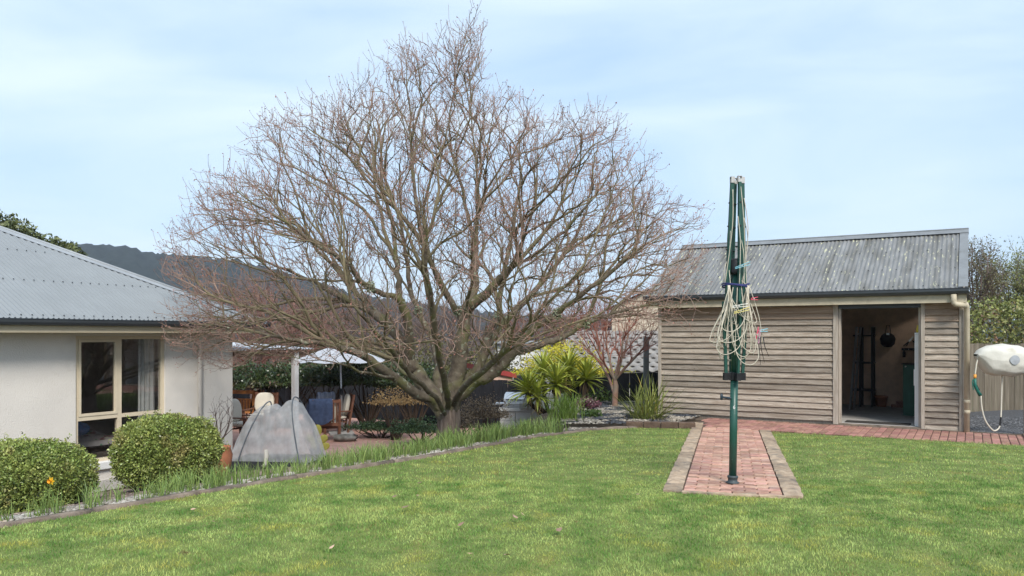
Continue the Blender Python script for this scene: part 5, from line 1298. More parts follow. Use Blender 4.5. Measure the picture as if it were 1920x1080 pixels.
bt_specs = [(478, 24, 3.7, 2.9, 'bare_red', 'reddish bare tree behind the verandah with a few yellow leaves', 330), (600, 33, 3.9, 2.4, 'bare_far', 'grey bare tree far behind the umbrella', 200),
            (735, 36, 4.0, 2.6, 'bare_far', 'grey purple bare tree far behind the left limbs of the big tree', 220), (850, 34, 3.6, 2.3, 'bare_far', 'grey bare tree far behind the fork of the big tree', 200),
            (1010, 38, 3.8, 2.6, 'bare_red', 'reddish grey bare tree behind the white house', 220), (1110, 30, 3.6, 2.0, 'bare_red', 'reddish bare tree beside the tiled house', 200)]
for k_, (px, Y, h, w, mt_, lb, n3) in enumerate(bt_specs):
    p = PX(px, 628, Y); b = Vector((p.x, p.y, -0.9))
    bare_tree('background_bare_tree', b, generic_limbs(h, w, k_), (0, 0, h * .72), (w, w * .8, h * .40), 70, n3 * 3, 50 + k_, lb, (MAT['bare_far'], MAT[mt_]), 0.0055, 2.3, 3, (0.2, 0.5),
              'bare trees in the neighbouring gardens', MAT['yellow_leaf'] if k_ == 0 else None, 0.05, 260)

# ------------------------------------------------------------------ box hedges by the house
MAT['box_leaf'] = M('box_leaf', (0.16, 0.225, 0.048), 0.4, col2=(0.33, 0.37, 0.105), scale=2.2, island=0.55, huevar=0.02, spec=0.5, trans=0.15, coords='World', patch=((0.42, 0.34, 0.14), 2.6, 0.56, 0.72))
MAT['stem'] = M('brown_stem', (0.07, 0.05, 0.035), 0.9)
def box_hedge(name, px, Y, zc, r_, seed, label, nleaf, boxy=2.6):
    p = PX(px, 628, Y); base = Vector((p.x, p.y, gz(p.x, p.y)))
    t_ = thing(name, base, 0, label, 'hedge')
    P, d = ellip_points(nleaf, (0, 0, zc - base.z), r_, seed, 0.80, 0.05, None, 4.5, boxy); foliage('leaves', MAT['box_leaf'], t_, P, 0.030, 0.6, seed, d, 1.1)
    g_ = np.random.default_rng(seed + 9); ci = P[g_.integers(0, len(P), 90)]; cd = ci - np.array((0, 0, zc - base.z)); ci = np.repeat(ci + unit(cd) * 0.03, 14, 0) + g_.normal(0, 0.022, (1260, 3)) + np.repeat(unit(cd), 14, 0) * g_.uniform(0, .07, (1260, 1))
    foliage('stray_shoots', MAT['box_leaf'], t_, ci, 0.032, 0.5, seed + 9)
    P, d = ellip_points(nleaf // 4, (0, 0, zc - base.z), [q * .83 for q in r_], seed + 1, 0.85, 0.03, None, 3.0, boxy); foliage('inner_leaves', MAT['box_leaf'], t_, P, 0.06, 0.8, seed + 1)
    tips = ellip_points(26, (0, 0, zc - base.z), [q * .8 for q in r_], seed + 2, 0.7)[0]; simple_stems('stems', MAT['stem'], t_, (0, 0, 0), tips, 0.018, seed)
    return t_
def zpix(py, Y): return CZ - (py - HOR) / FPX * Y
box_hedge('box_hedge', 314, 10.4, zpix(848, 10.4), (0.665, 0.62, 0.49), 61, 'clipped round box hedge in front of the house window', 34000, 2.5)
box_hedge('box_hedge', 18, 8.7, zpix(900, 8.7), (0.82, 0.74, 0.42), 62, 'wide low clipped box hedge at the left edge of the photo', 36000, 2.8)

# ------------------------------------------------------------------ strap leaved plants
def strap_mesh(name, L_, w, droop, nseg=5, fold=0.25):
    V = []; F = []
    for i in range(nseg + 1):
        t = i / nseg; x = L_ * t * (1 - .25 * droop * t * t); z = -droop * L_ * .55 * t ** 2.4
        ww = w * (0.75 + 0.9 * t - 1.65 * t * t) if t < 0.99 else 0.002
        ww = max(ww, 0.002); V += [(x, -ww / 2, z + ww * fold), (x, 0, z), (x, ww / 2, z + ww * fold)]
    for i in range(nseg):
        for j in range(2): F.append((i*3+j, i*3+j+1, (i+1)*3+j+1, (i+1)*3+j))
    return np_mesh(name, V, F, True)
def leaf_set(name, mat, spec):
    out = []
    for L_, w, dr in spec: me = strap_mesh(name, L_, w, dr); me.materials.append(mat); out.append(me)
    return out
def rosette(parent, c, meshes, n, elev, g, scale=(0.8, 1.1), name='leaf'):
    for i in range(n):
        o = bpy.data.objects.new(name, g.choice(meshes)); el = g.uniform(*elev) if elev[0] < elev[1] else elev[0]
        f = i / n; el = elev[0] + (elev[1] - elev[0]) * f + g.gauss(0, 0.1)
        az = i * 2.39996 + g.gauss(0, .2); s_ = g.uniform(*scale)
        o.location = (c[0], c[1], c[2] + 0.15 * f * s_); o.rotation_euler = (g.gauss(0, .15), -el, az); o.scale = (s_, s_, s_)
        COL.objects.link(o); o.parent = parent
MAT['yucca'] = M('yucca_leaf', (0.22, 0.28, 0.035), 0.45, col2=(0.46, 0.48, 0.075), scale=2, objvar=0.3, spec=0.5, trans=0.15)
MAT['yucca_dry'] = M('dry_yucca_leaf', (0.30, 0.22, 0.10), 0.8, var=0.25, objvar=0.2)
yl = leaf_set('leaf', MAT['yucca'], [(0.60, 0.075, 0.25), (0.64, 0.08, 0.5), (0.56, 0.075, 0.1)]); yd = leaf_set('dry_leaf', MAT['yucca_dry'], [(0.5, 0.04, 0.6), (0.45, 0.035, 0.9)])
g5 = random.Random(9)
yu = thing('yucca', gpos(1038, 18.0), 0, 'spiky yellow green yucca with several rosettes behind the barbecue bench', 'plant')
yb = yu.location
for k_, (px, py, Y, n) in enumerate(((1043, 726, 17.6, 80), (990, 738, 17.7, 64), (1100, 716, 18.0, 64), (1018, 706, 18.2, 60), (1066, 700, 18.3, 60), (1008, 748, 17.5, 40))):
    c = PX(px, py, Y) - yb
    st = MB().tube([(c.x * .5, c.y * .5, 0), (c.x * .9, c.y * .9, c.z * .5), (c.x, c.y, c.z)], 0.05, 8).build('stem', MAT['stem'], yu, True)
    rosette(st, c, yl, n, (-0.35, 1.35), g5); rosette(st, c, yd, 12, (-1.4, -0.8), g5, name='dry_leaf')
MAT['flax'] = M('flax_leaf', (0.12, 0.165, 0.035), 0.5, col2=(0.29, 0.31, 0.08), scale=2, objvar=0.35, trans=0.15, patch=((0.34, 0.22, 0.05), 2.5, 0.6, 0.75))
MAT['flax_dry'] = M('dry_flax_leaf', (0.36, 0.30, 0.20), 0.85, var=0.2, objvar=0.2)
fxl = leaf_set('leaf', MAT['flax'], [(0.95, 0.030, 0.15), (0.85, 0.028, 0.4), (1.0, 0.026, 0.25)]); fxd = leaf_set('dry_leaf', MAT['flax_dry'], [(0.75, 0.025, 1.1), (0.65, 0.022, 1.3)])
fx = thing('flax_clump', gpos(1212, 14.6), 0, 'clump of long green strap leaves at the left corner of the shed', 'plant')
for k_ in range(130):
    o = bpy.data.objects.new('leaf', g5.choice(fxl)); el = g5.uniform(0.85, 1.5) if k_ % 3 else g5.uniform(0.45, 0.9); az = g5.uniform(0, 6.28); s_ = g5.uniform(0.65, 1.12)
    o.location = (g5.gauss(0, .13), g5.gauss(0, .10), 0); o.rotation_euler = (g5.gauss(0, .3), -el, az); o.scale = (s_,) * 3; COL.objects.link(o); o.parent = fx
for k_ in range(34):
    o = bpy.data.objects.new('dry_leaf', g5.choice(fxd)); o.location = (g5.gauss(0, .13), g5.gauss(0, .1), 0.02); o.rotation_euler = (g5.gauss(0, .4), -g5.uniform(0.2, 0.9), g5.uniform(0, 6.28)); s_ = g5.uniform(.6, 1); o.scale = (s_,) * 3; COL.objects.link(o); o.parent = fx

def blade_clump(name, n, hmin, hmax, w, spread, lean, mat, seed, seg=3):
    g = np.random.default_rng(seed); b = g.normal(0, spread, (n, 2)); h = g.uniform(hmin, hmax, n); az = g.uniform(0, 6.28, n); ln = np.abs(g.normal(0, lean, n)); wa = g.uniform(0, 6.28, n)
    V = []; F = []
    for i in range(n):
        k0 = len(V)
        for j in range(seg + 1):
            t = j / seg; ww = w * (1 - .25 * t if j < seg else 0.25); off = ln[i] * h[i] * t * t
            x = b[i, 0] + math.cos(az[i]) * off; y = b[i, 1] + math.sin(az[i]) * off; z = h[i] * t * (1 - .25 * min(1, ln[i]) * t)
            V += [(x - math.cos(wa[i]) * ww / 2, y - math.sin(wa[i]) * ww / 2, z), (x + math.cos(wa[i]) * ww / 2, y + math.sin(wa[i]) * ww / 2, z)]
        for j in range(seg): F.append((k0 + 2*j, k0 + 2*j + 1, k0 + 2*j + 3, k0 + 2*j + 2))
    me = np_mesh(name, V, F); me.materials.append(mat); return me
MAT['daffodil'] = M('daffodil_leaf', (0.15, 0.235, 0.060), 0.5, col2=(0.28, 0.36, 0.11), scale=3, island=0.4, huevar=0.02, trans=0.2, spec=0.4)
dmesh = [blade_clump('leaves', 30, 0.20, 0.37, 0.012, 0.07, 0.34, MAT['daffodil'], 70 + i) for i in range(6)]
g6 = random.Random(12)
def place_daff(b_, s_, sc):
    a_ = lawn_edge(b_) - s_; p = S(a_, b_)
    px = 960 + FPX * p.x / p.y
    if px < 330: lb, gr = 'short clump of narrow daffodil leaves in white pebbles below the box hedges', 'daffodils below the hedges'
    elif px < 625: lb, gr = 'clump of narrow daffodil leaves in front of the mesh tent', 'daffodils before the tent'
    elif px < 880: lb, gr = 'clump of narrow daffodil leaves at the foot of the big bare tree', 'daffodils below the bare tree'
    else: lb, gr = 'clump of narrow daffodil leaves in front of the barbecue bench', 'daffodils before the barbecue'
    t_ = thing('daffodil_clump', (p.x, p.y, gz(p.x, p.y) - 0.025), g6.uniform(0, 6.28), lb, 'plant', gr)
    o = bpy.data.objects.new('leaves', g6.choice(dmesh)); o.scale = (sc, sc, sc * g6.uniform(.85, 1.1)); COL.objects.link(o); o.parent = t_
    return t_
b_ = 3.3
while b_ < 5.3:
    place_daff(b_, g6.uniform(0.16, 0.34), g6.uniform(0.45, 0.7)); b_ += g6.uniform(0.10, 0.24)
b_ = 4.7
while b_ < 7.6:
    for q in range(2): place_daff(b_ + g6.uniform(-.08, .08), 0.17 + q * 0.24 + g6.uniform(-.06, .1), g6.uniform(0.58, 0.85))
    b_ += g6.uniform(0.12, 0.2)
b_ = 7.4
while b_ < 11.7:
    for q in range(3): place_daff(b_ + g6.uniform(-.1, .1), 0.26 + q * 0.27 + g6.uniform(-.08, .1), g6.uniform(0.62, 0.85) + 0.2 * smooth01((b_ - 8.2) / 1.5))
    b_ += g6.uniform(0.15, 0.23)
# the one open flower
dfp = S(lawn_edge(3.62) - 0.22, 3.62); dfz = gz(dfp.x, dfp.y)
df = thing('daffodil_flower', (dfp.x, dfp.y, dfz), 0, 'single yellow daffodil flower near the left edge of the bed', 'flower')
MB().tube([(0, 0, 0), (0.005, 0, 0.15), (0.02, 0, 0.27), (0.03, -0.01, 0.285)], 0.004, 6).build('stalk', MAT['daffodil'], df, True)
ym = M('daffodil_yellow', (0.72, 0.46, 0.03), 0.6, trans=0.2)
for k_ in range(6):
    a_ = k_ * math.pi / 3; MB().add([(0, 0, 0), (0.018, -0.004, 0.014), (0.040, -0.002, 0), (0.018, -0.004, -0.014)], [(0, 1, 2, 3)]).build('petal', ym, df, loc=(0.03, -0.012, 0.285), rot=(0, a_, -.3))
MB().lathe([(0.008, 0), (0.012, 0.02), (0.018, 0.028)], 10).build('trumpet', M('daffodil_orange', (0.75, 0.33, 0.02), 0.6), df, True, (0.03, -0.012, 0.285), (R(90), 0, -.3))

# ------------------------------------------------------------------ shrubs
def bush(name, px, Y, ztop, r_, mat, leaf, n, seed, label, zbase=None, shell=0.45, lump=0.2, aspect=0.5, cat='shrub', freq=3.0, stemmat=None, zc=None, group=None):
    p = PX(px, 628, Y); zb = gz(p.x, p.y) if zbase is None else zbase
    t_ = thing(name, (p.x, p.y, zb), 0, label, cat, group)
    h = ztop - zb; rz_ = r_[2] if len(r_) > 2 else h / 2; c = (0, 0, h - rz_)
    P, d = ellip_points(n, c, (r_[0], r_[1], rz_), seed, shell, lump, 0.02, freq); tag(foliage('crown', mat, t_, P, leaf, aspect, seed, d, 0.7), kind='stuff')
    tips = ellip_points(18, c, (r_[0] * .8, r_[1] * .8, rz_ * .8), seed + 5, .6)[0]; simple_stems('stems', stemmat or MAT['stem'], t_, (0, 0, -0.03), tips, 0.012 + 0.012 * h, seed)
    return t_
MAT['camellia'] = M('dark_glossy_leaf', (0.022, 0.042, 0.014), 0.35, col2=(0.07, 0.10, 0.03), scale=1.5, island=0.5, spec=0.6, coords='World', patch=((0.17, 0.10, 0.07), 1.6, 0.60, 0.72), trans=0.1)
for k_, (px, zt, rx, lb) in enumerate(((462, 0.85, 1.25, 'dark glossy shrub behind the pine bench'), (540, 0.95, 1.15, 'dark glossy shrub behind the white verandah post'), (610, 0.95, 1.2, 'dark glossy shrub behind the towel chairs'),
                                      (690, 1.0, 1.3, 'dark glossy shrub right of the umbrella pole'), (775, 0.9, 1.2, 'dark glossy shrub behind the left limb of the big tree'))):
    bush('camellia_shrub', px, 20.6 - 0.1 * k_, zt, (rx, 0.75, 0.62), MAT['camellia'], 0.085, 5200, 80 + k_, lb, LOW, 0.4, 0.22, group='dark shrubs behind the patio')
MAT['cover_leaf'] = M('low_cover_leaf', (0.022, 0.048, 0.02), 0.5, col2=(0.07, 0.115, 0.045), scale=2, island=0.4, coords='World')
bush('low_shrub', 712, 18.6, -0.42, (0.85, 0.5), MAT['cover_leaf'], 0.05, 3800, 90, 'low dark spreading shrub left of the patio edge by the umbrella', LOW, 0.3, 0.25)
bush('low_shrub', 785, 17.4, -0.25, (0.75, 0.5), MAT['cover_leaf'], 0.05, 4500, 91, 'low green spreading shrub just left of the big trunk', LOW, 0.3, 0.25)
MAT['tan_leaf'] = M('tan_leaf', (0.30, 0.19, 0.08), 0.8, col2=(0.40, 0.27, 0.12), scale=2, island=0.35, coords='World', trans=0.2)
bush('tan_leaf_shrub', 742, 18.2, 0.42, (0.62, 0.5, 0.42), MAT['tan_leaf'], 0.05, 1500, 92, 'shrub with hanging tan leaves under the left limb of the big tree', LOW, 0.3, 0.35)
MAT['dry_leaf'] = M('dull_brown_leaf', (0.07, 0.055, 0.038), 0.8, col2=(0.16, 0.125, 0.085), scale=2, island=0.4, coords='World')
bush('dry_shrub', 905, 17.4, 0.28, (0.62, 0.45, 0.52), MAT['dry_leaf'], 0.045, 3600, 93, 'dull brown twiggy shrub between the big trunk and the barbecue', LOW, 0.25, 0.25)
bush('dry_shrub', 865, 16.6, 0.05, (0.4, 0.4, 0.42), MAT['dry_leaf'], 0.045, 1800, 98, 'small brown shrub close behind the big trunk', LOW, 0.25, 0.25)
MAT['yellow_shrub'] = M('yellow_green_leaf', (0.42, 0.40, 0.035), 0.55, col2=(0.68, 0.60, 0.07), scale=2, island=0.35, coords='World', trans=0.25)
bush('yellow_shrub', 1055, 19.6, 1.42, (1.1, 0.8, 0.8), MAT['yellow_shrub'], 0.085, 8000, 94, 'bright yellow green shrub behind the yucca', LOW, 0.35, 0.28, 0.35)
bush('yellow_shrub', 1130, 20.6, 0.85, (0.75, 0.6, 0.6), MAT['yellow_shrub'], 0.07, 2200, 95, 'smaller yellow green shrub behind the coral barked tree', LOW, 0.35, 0.28, 0.35)
MAT['green_leaf'] = M('mid_green_leaf', (0.05, 0.095, 0.02), 0.5, col2=(0.12, 0.18, 0.045), scale=2, island=0.4, coords='World', trans=0.15)
bush('green_shrub', 1120, 18.6, 0.30, (0.55, 0.5, 0.45), MAT['green_leaf'], 0.09, 1300, 96, 'dark green leafy shrub between the yucca and the coral barked tree', None, 0.3, 0.25)
MAT['purple_leaf'] = M('purple_leaf', (0.11, 0.035, 0.05), 0.6, col2=(0.22, 0.10, 0.12), scale=3, island=0.4, coords='World', patch=((0.42, 0.38, 0.28), 5, 0.55, 0.65))
bush('purple_hellebore', 1101, 15.6, 0.40, (0.26, 0.24, 0.24), MAT['purple_leaf'], 0.055, 900, 97, 'purple leaved hellebore with pale flowers at the pebble bed', None, 0.3, 0.2, 0.6)
bush('small_green_plant', 1108, 15.0, 0.16, (0.18, 0.16, 0.12), MAT['green_leaf'], 0.08, 160, 99, 'small leafy green plant below the purple hellebore', None, 0.3, 0.2, 0.6)
gcm = M('bright_grass_leaf', (0.14, 0.24, 0.04), 0.5, col2=(0.26, 0.34, 0.08), scale=3, island=0.3, trans=0.2)
gc = thing('grass_clump', gpos(1060, 14.6), 0, 'bright green arching grass clump at the end of the daffodil bed', 'plant')
o = bpy.data.objects.new('leaves', blade_clump('leaves', 240, 0.35, 0.62, 0.012, 0.13, 0.55, gcm, 77, 5)); COL.objects.link(o); o.parent = gc
# twiggy plant in front of the wall
tw_b = gpos(402, 12.1)
bare_tree('twiggy_shrub', tw_b, [[(0, 0, 0.0), (0.05, 0, 0.3), (0.08, 0, 0.5)], (None, (0.2, 0, 0.75), (0.3, 0, 1.1)), (None, (0.0, 0.1, 0.8), (-0.05, .1, 1.15)), (None, (0.2, -.1, 0.65), (0.42, -.1, 0.85))], (0.12, 0, 0.95), (0.35, 0.3, 0.35), 14, 40, 33,
          'small bare twiggy shrub against the house corner', (MAT['stem'], MAT['bare_far']), 0.003, 2.0, 1, (0.05, 0.15), cat='shrub')
# background greenery
MAT['olive_leaf'] = M('olive_leaf', (0.085, 0.085, 0.03), 0.7, col2=(0.17, 0.155, 0.06), scale=0.8, island=0.4, coords='World', trans=0.15)
for k_, (px, Y, zt, rx, rz_, lb) in enumerate(((520, 27, 1.75, 2.6, 1.3, 'olive green tree mass behind the verandah roof'), (640, 28, 1.55, 2.2, 1.2, 'olive brown tree mass behind the umbrella'), (760, 29, 1.5, 2.2, 1.2, 'olive tree mass behind the left limbs'), (905, 28, 1.3, 1.8, 1.1, 'green olive tree behind the main trunk'))):
    bush('olive_tree', px, Y, zt, (rx, 1.4, rz_), MAT['olive_leaf'], 0.11, 3600, 110 + k_, lb, -0.9, 0.25, 0.3, cat='tree')
MAT['evergreen'] = M('evergreen_leaf', (0.055, 0.075, 0.025), 0.5, col2=(0.16, 0.175, 0.06), scale=0.9, island=0.45, coords='World', spec=0.4)
def evergreen(px, Y, ztop, lobes, n, seed, label, leaf=0.16, at=None):
    p = PX(px, 628, Y) if at is None else Vector(at); t_ = thing('evergreen_tree', (p.x, p.y, -0.9), 0, label, 'tree')
    Ps = []; 
    for k_, (dx, dy, dz, r_) in enumerate(lobes):
        P, d = ellip_points(n // len(lobes), (dx, dy, ztop + 0.9 - dz), (r_, r_, r_ * .85), seed + k_, 0.5, 0.22); Ps.append(P)
    P = np.concatenate(Ps); tag(foliage('crown', MAT['evergreen'], t_, P, leaf, 0.5, seed), kind='stuff')
    simple_stems('trunk', MAT['stem'], t_, (0, 0, -0.1), [(l[0], l[1], ztop + 0.9 - l[2]) for l in lobes], 0.16, seed)
evergreen(20, 30, 6.35, [(-1.2, 0, 1.0, 1.5), (-.1, 0, 1.2, 1.1), (0.7, 0, 1.7, 1.1), (1.5, .3, 1.75, 0.9), (2.2, 0, 2.0, 0.75), (2.6, 0, 2.9, 0.9), (-2.5, 0, 1.2, 1.6), (0.5, 0, 3, 1.9)], 34000, 120, 'dark evergreen tree rising behind the house roof at the left')
MAT['photinia'] = M('hedge_leaf', (0.13, 0.165, 0.04), 0.45, col2=(0.30, 0.31, 0.095), scale=2.5, island=0.4, coords='World', spec=0.5, trans=0.15, patch=((0.34, 0.18, 0.12), 2.0, 0.54, 0.68))
hp_ = PX(1905, 628, 18.0)
hg = thing('tall_hedge', (hp_.x, hp_.y, 0), 0.25, 'tall leafy green and reddish hedge above the paling fence at the right', 'hedge')
P, d = ellip_points(11000, (0.6, 0, 1.45), (2.3, 0.7, 1.02), 130, 0.55, 0.12, None, 4.0, 3.0); foliage('leaves', MAT['photinia'], hg, P, 0.085, 0.5, 130, d, 0.6)
simple_stems('stems', MAT['stem'], hg, (0.5, 0, 0), ellip_points(24, (0.6, 0, 1.4), (1.9, 0.5, .8), 131, .5)[0], 0.03)
MAT['feather'] = M('feathery_leaf', (0.20, 0.22, 0.075), 0.6, col2=(0.32, 0.335, 0.13), scale=1, island=0.3, coords='World', trans=0.25)
MAT['feather2'] = M('sparse_grey_leaf', (0.13, 0.12, 0.06), 0.6, col2=(0.20, 0.18, 0.09), scale=1, island=0.3, coords='World', trans=0.2)
for k_, (px, Y, h, w, nl, lm, lb) in enumerate(((1832, 27, 4.9, 0.95, 5200, 'feather2', 'thin sparse tree right behind the shed gable'), (1905, 28, 4.6, 1.5, 14000, 'feather', 'feathery olive green tree above the tall hedge'), (1990, 27, 4.9, 1.6, 13000, 'feather', 'feathery green tree at the right edge of the photo'))):
    p = PX(px, 628, Y)
    bare_tree('garden_tree', Vector((p.x, p.y, -0.1)), generic_limbs(h, w, 20 + k_), (0, 0, h * .70), (w, w * .8, h * .32), 50, 420, 140 + k_, lb, (MAT['bare_far'], MAT['bare_far']), 0.005, 2.3, 2, (0.15, 0.4), None, MAT[lm], 0.075, nl)
# trees out of frame on the right that the window mirrors
evergreen(0, 0, 6.0, [(0, 0, 1.2, 1.9), (1, 1.2, 2.6, 2.2), (-.5, -1.4, 2.8, 2.2), (0, 0, 4.4, 2.4)], 5000, 150, 'dark evergreen tree beyond the right edge, mirrored in the house window', 0.3, (17.0, 13.5, 0))
evergreen(0, 0, 6.5, [(0, 0, 1.2, 1.9), (1, 1.2, 2.6, 2.2), (-.5, -1.4, 2.8, 2.2), (0, 0, 4.4, 2.4)], 5000, 155, 'broad dark evergreen tree far off to the right of the lawn', 0.3, (19.0, 8.5, 0))

# ------------------------------------------------------------------ pebbles, edging, small ground things
def pebbles(name, pts, smin, smax, mat, seed, label, cat):
    g = np.random.default_rng(seed); n = len(pts)
    o_ = np.array([(1, 0, 0), (-1, 0, 0), (0, 1, 0), (0, -1, 0), (0, 0, 1), (0, 0, -1)], float)
    e = [(0, 2), (2, 1), (1, 3), (3, 0)]; 
    base = [o_[i] for i in range(4)] + [(o_[a] + o_[b]) * .66 + np.array([0, 0, .55]) for a, b in e] + [np.array([0, 0, .85])]
    base = np.array(base); fs = np.array([(0, 4, 7), (4, 0, 2), (2, 5, 4), (5, 2, 1), (1, 6, 5), (6, 1, 3), (3, 7, 6), (7, 3, 0), (4, 5, 8), (5, 6, 8), (6, 7, 8), (7, 4, 8)])
    sc_ = g.uniform(smin, smax, (n, 1, 1)) * g.uniform(0.6, 1.3, (n, 1, 3)) * np.array([1, 1, .6]); az = g.uniform(0, 6.28, n)
    Vb = base[None] * sc_; c, s_ = np.cos(az)[:, None], np.sin(az)[:, None]
    V = np.stack([Vb[:, :, 0] * c - Vb[:, :, 1] * s_, Vb[:, :, 0] * s_ + Vb[:, :, 1] * c, Vb[:, :, 2]], -1) + np.asarray(pts)[:, None, :]
    F = (fs[None] + (np.arange(n) * len(base))[:, None, None]).reshape(-1, 3)
    return tag(mobj(name, np_mesh(name, V.reshape(-1, 3), F, True), mat), label, cat, kind='stuff')
def bed_points(n, b0, b1, s0, s1, seed, lift=-0.022):
    g = np.random.default_rng(seed); out = []
    for _ in range(n):
        b_ = g.uniform(b0, b1); s_ = s0 + (s1 - s0) * g.uniform(0, 1); p = S(lawn_edge(b_) - s_, b_); out.append((p.x, p.y, gz(p.x, p.y) + lift))
    return out
MAT['white_pebble'] = M('white_pebble', (0.26, 0.235, 0.20), 0.8, col2=(0.50, 0.47, 0.42), scale=3, island=0.3, coords='World', patch=((0.30, 0.24, 0.18), 6, 0.55, 0.65))
MAT['brown_pebble'] = M('brown_pebble', (0.13, 0.095, 0.075), 0.8, col2=(0.30, 0.24, 0.20), scale=5, island=0.45, coords='World')
MAT['mix_pebble'] = M('mixed_pebble', (0.25, 0.22, 0.18), 0.8, col2=(0.40, 0.36, 0.30), scale=3, island=0.45, coords='World', patch=((0.06, 0.065, 0.075), 1.8, 0.47, 0.55))
pebbles('white_pebbles', bed_points(5200, 2.4, 11.4, 0.06, 0.55, 1, 0.0), 0.012, 0.026, MAT['white_pebble'], 2, 'white pebbles in the narrow bed along the lawn edging', 'pebbles')
pebbles('brown_stones', bed_points(9000, 3.0, 9.8, 0.55, 5.3, 3), 0.018, 0.042, MAT['brown_pebble'], 4, 'brown stone mulch between the box hedges and the house', 'stones')
g7 = np.random.default_rng(5); pts = []
while len(pts) < 6000:
    x, y = g7.uniform(0.9, 4.0), g7.uniform(13.2, 18.5); a_, b_ = AB(x, y)
    if a_ > -4.5 and b_ > 13: continue
    if b_ < 13.36 and a_ > lawn_edge(b_) - 0.05: continue
    if b_ > 14.9 and a_ > -5.45: continue
    if b_ > 13.3 and a_ > -4.55: continue
    pts.append((x, y, gz(x, y) + (0.05 if y > 13.75 else -0.02)))
pebbles('mixed_pebbles', pts, 0.016, 0.034, MAT['mix_pebble'], 6, 'pale and black pebbles round the coral barked tree by the shed', 'pebbles')
rb = MB().add([(*S(-4.52, 13.50).xy, 0.05), (*S(-4.52, 14.92).xy, 0.05), (*S(-7.0, 14.92).xy, 0.02), (*S(-7.2, 17.0).xy, 0.0), (*S(-8.0, 17.0).xy, -0.1), (*S(-6.6, 13.4).xy, -0.02), (*S(-5.6, 12.95).xy, 0.02)], [(0, 1, 2, 3, 4, 5, 6)])
g9 = np.random.default_rng(15); pts = []
while len(pts) < 7000:
    a_, b_ = g9.uniform(-0.05, 4.0), g9.uniform(14.9, 18.2); p = S(a_, b_); pts.append((p.x, p.y, 0.004))
MAT['dark_stone'] = M('dark_gravel_stone', (0.055, 0.058, 0.064), 0.8, col2=(0.17, 0.175, 0.185), scale=5, island=0.5, coords='World')
pebbles('gravel_stones', pts, 0.010, 0.024, MAT['dark_stone'], 16, 'loose dark gravel in the yard under the hose reel', 'gravel')
# lawn edging in lengths
ed_root = tag(MB().grid(lambda s, t: (lambda bb: (*S(lawn_edge(bb) - 0.045 + 0.09 * s, bb).xy, lawn_z(S(lawn_edge(bb), bb).y) - 0.02))(-5.0 + 18.3 * t), 1, 60).build('lawn_edging', MAT['soil']), kind='structure')
b_ = -4.0; k_ = 0
while b_ < 13.2:
    L_ = random.uniform(0.9, 1.6); b1 = min(b_ + L_, 13.3); rs = random.Random(k_)
    m = MB(); n = 8; vs_ = []; fs = []
    for i in range(n + 1):
        bb = b_ + 0.01 + (b1 - b_ - .02) * i / n; c = S(lawn_edge(bb), bb); d_ = S(lawn_edge(bb + .05), bb + .05) - c; nn_ = Vector((-d_.y, d_.x, 0)).normalized()
        z_ = lawn_z(c.y) + rs.gauss(0, .004); w0 = 0.062 + rs.gauss(0, .005); w1 = 0.03 + rs.gauss(0, .006)
        vs_ += [c + nn_ * w0 + Vector((0, 0, z_ - .14)), c + nn_ * w0 + Vector((0, 0, z_ + .028)), c + nn_ * .01 + Vector((0, 0, z_ + .034 + rs.gauss(0, .003))), c - nn_ * w1 + Vector((0, 0, z_ + .024)), c - nn_ * w1 + Vector((0, 0, z_ - .05))]
    for i in range(n):
        for j in range(4): fs.append((i*5+j, i*5+j+1, (i+1)*5+j+1, (i+1)*5+j))
    fs += [(4, 3, 2, 1, 0), tuple(n * 5 + j for j in range(5))]
    m.add(vs_, fs).build('edging_length', MAT['edging'], ed_root, True); b_ = b1; k_ += 1
# brown retaining blocks by the shed
MAT['brown_block'] = M('brown_concrete_block', (0.085, 0.055, 0.04), 0.95, col2=(0.16, 0.11, 0.08), scale=10, bump=0.6, bscale=50, objvar=0.15)
rw = thing('block_edging', (2.0, 13.58, 0), math.atan2(-0.16, 1.12), 'row of dark brown retaining blocks between lawn and shed bed', 'edging')
for i in range(4): MB().box(i * 0.30 + .004, i * 0.30 + 0.296, 0, 0.16, -0.06, 0.105).build('block', MAT['brown_block'], rw, bevel=0.012)
# fallen leaves and bits on the lawn
lf = M('fallen_leaf', (0.30, 0.18, 0.12), 0.85, col2=(0.45, 0.33, 0.25), scale=6, objvar=0.35)
lmesh = MB().add([(0, 0, .008), (.022, .014, .014), (.05, .008, .01), (.068, 0, .02), (.048, -.012, .012), (.02, -.018, .006)], [(0, 1, 2, 3, 4, 5)]).mesh('fallen_leaf'); lmesh.materials.append(lf)
for px, py in ((783, 913), (793, 937), (752, 961), (408, 988), (617, 1040), (962, 950), (1042, 1006), (858, 995), (984, 976), (957, 1050), (970, 982), (735, 940), (1200, 933), (890, 1048), (357, 963), (1315, 1060)):
    Y = 1.397 / ((py - HOR) / FPX - 0.018); p = PX(px, py, Y)
    o = bpy.data.objects.new('fallen_leaf', lmesh); o.location = (p.x, p.y, lawn_z(Y) + 0.034); s_ = random.uniform(0.6, 1.2); o.scale = (s_, s_, s_); o.rotation_euler = (random.gauss(0, .25), random.gauss(0, .25), random.uniform(0, 6.28)); COL.objects.link(o)
    tag(o, 'dry brown leaf lying on the lawn grass', 'leaf', 'dry leaves scattered on the lawn')

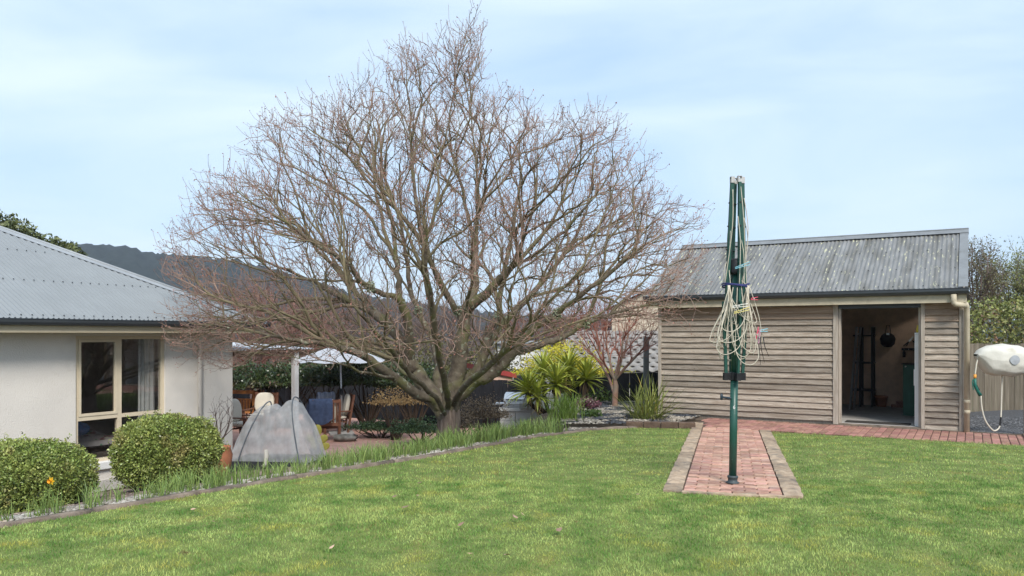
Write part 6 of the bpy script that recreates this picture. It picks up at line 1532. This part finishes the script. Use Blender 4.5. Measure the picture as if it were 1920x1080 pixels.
# ------------------------------------------------------------------ wooded hills
HX = [-2500, -600, 0, 145, 240, 268, 300, 420, 520, 620, 720, 820, 920, 1050, 1150, 1300, 1600, 2300, 4200]
HYP = [500, 462, 456, 463, 462, 473, 476, 487, 508, 538, 562, 576, 588, 596, 602, 606, 608, 600, 610]
MAT['forest'] = M('forest_canopy', (0.010, 0.016, 0.017), 0.95, col2=(0.030, 0.040, 0.038), scale=0.16, coords='World')
V = []; nu, nv = 420, 40
g8 = np.random.default_rng(8); bumps = g8.normal(0, 1, (nv + 1, nu + 1))
for j in range(nv + 1):
    t = j / nv; dist = 330 + 330 * t
    prof = smooth01(t / 0.62) if t < 0.62 else 1 - 0.5 * smooth01((t - .62) / .38)
    for i in range(nu + 1):
        az = R(-68) + R(136) * i / nu; px = 960 + FPX * math.tan(az)
        hp2 = (HOR - float(np.interp(px, HX, HYP))) / FPX * 535
        x = math.tan(az) * dist; V.append((x, dist, -2 + (hp2 + 3) * prof + (bumps[j, i] * 1.3 if 0 < t else 0)))
I = np.arange((nu + 1) * (nv + 1)).reshape(nv + 1, nu + 1); F = np.stack([I[:-1, :-1], I[:-1, 1:], I[1:, 1:], I[1:, :-1]], -1).reshape(-1, 4)
tag(mobj('hills', np_mesh('hills', V, F, False), MAT['forest']), kind='structure')

# ------------------------------------------------------------------ thin air haze round the whole place, sky outside
hb = MB().box(-2000, 2000, -2000, 2000, -4.0, 78)
hz_ = hb.build('haze', None)
hm_ = bpy.data.materials.new('haze_air'); hm_.use_nodes = True; N = hm_.node_tree.nodes; N.clear()
o_ = N.new('ShaderNodeOutputMaterial'); pvn = N.new('ShaderNodeVolumePrincipled'); pvn.inputs['Color'].default_value = (0.80, 0.88, 1.0, 1); pvn.inputs['Density'].default_value = 0.0003
pvn.inputs['Anisotropy'].default_value = 0.2
hm_.node_tree.links.new(pvn.outputs[0], o_.inputs['Volume'])
hz_.data.materials.append(hm_)
tag(hz_, 'thin pale haze in the air over the valley', 'haze', kind='stuff')
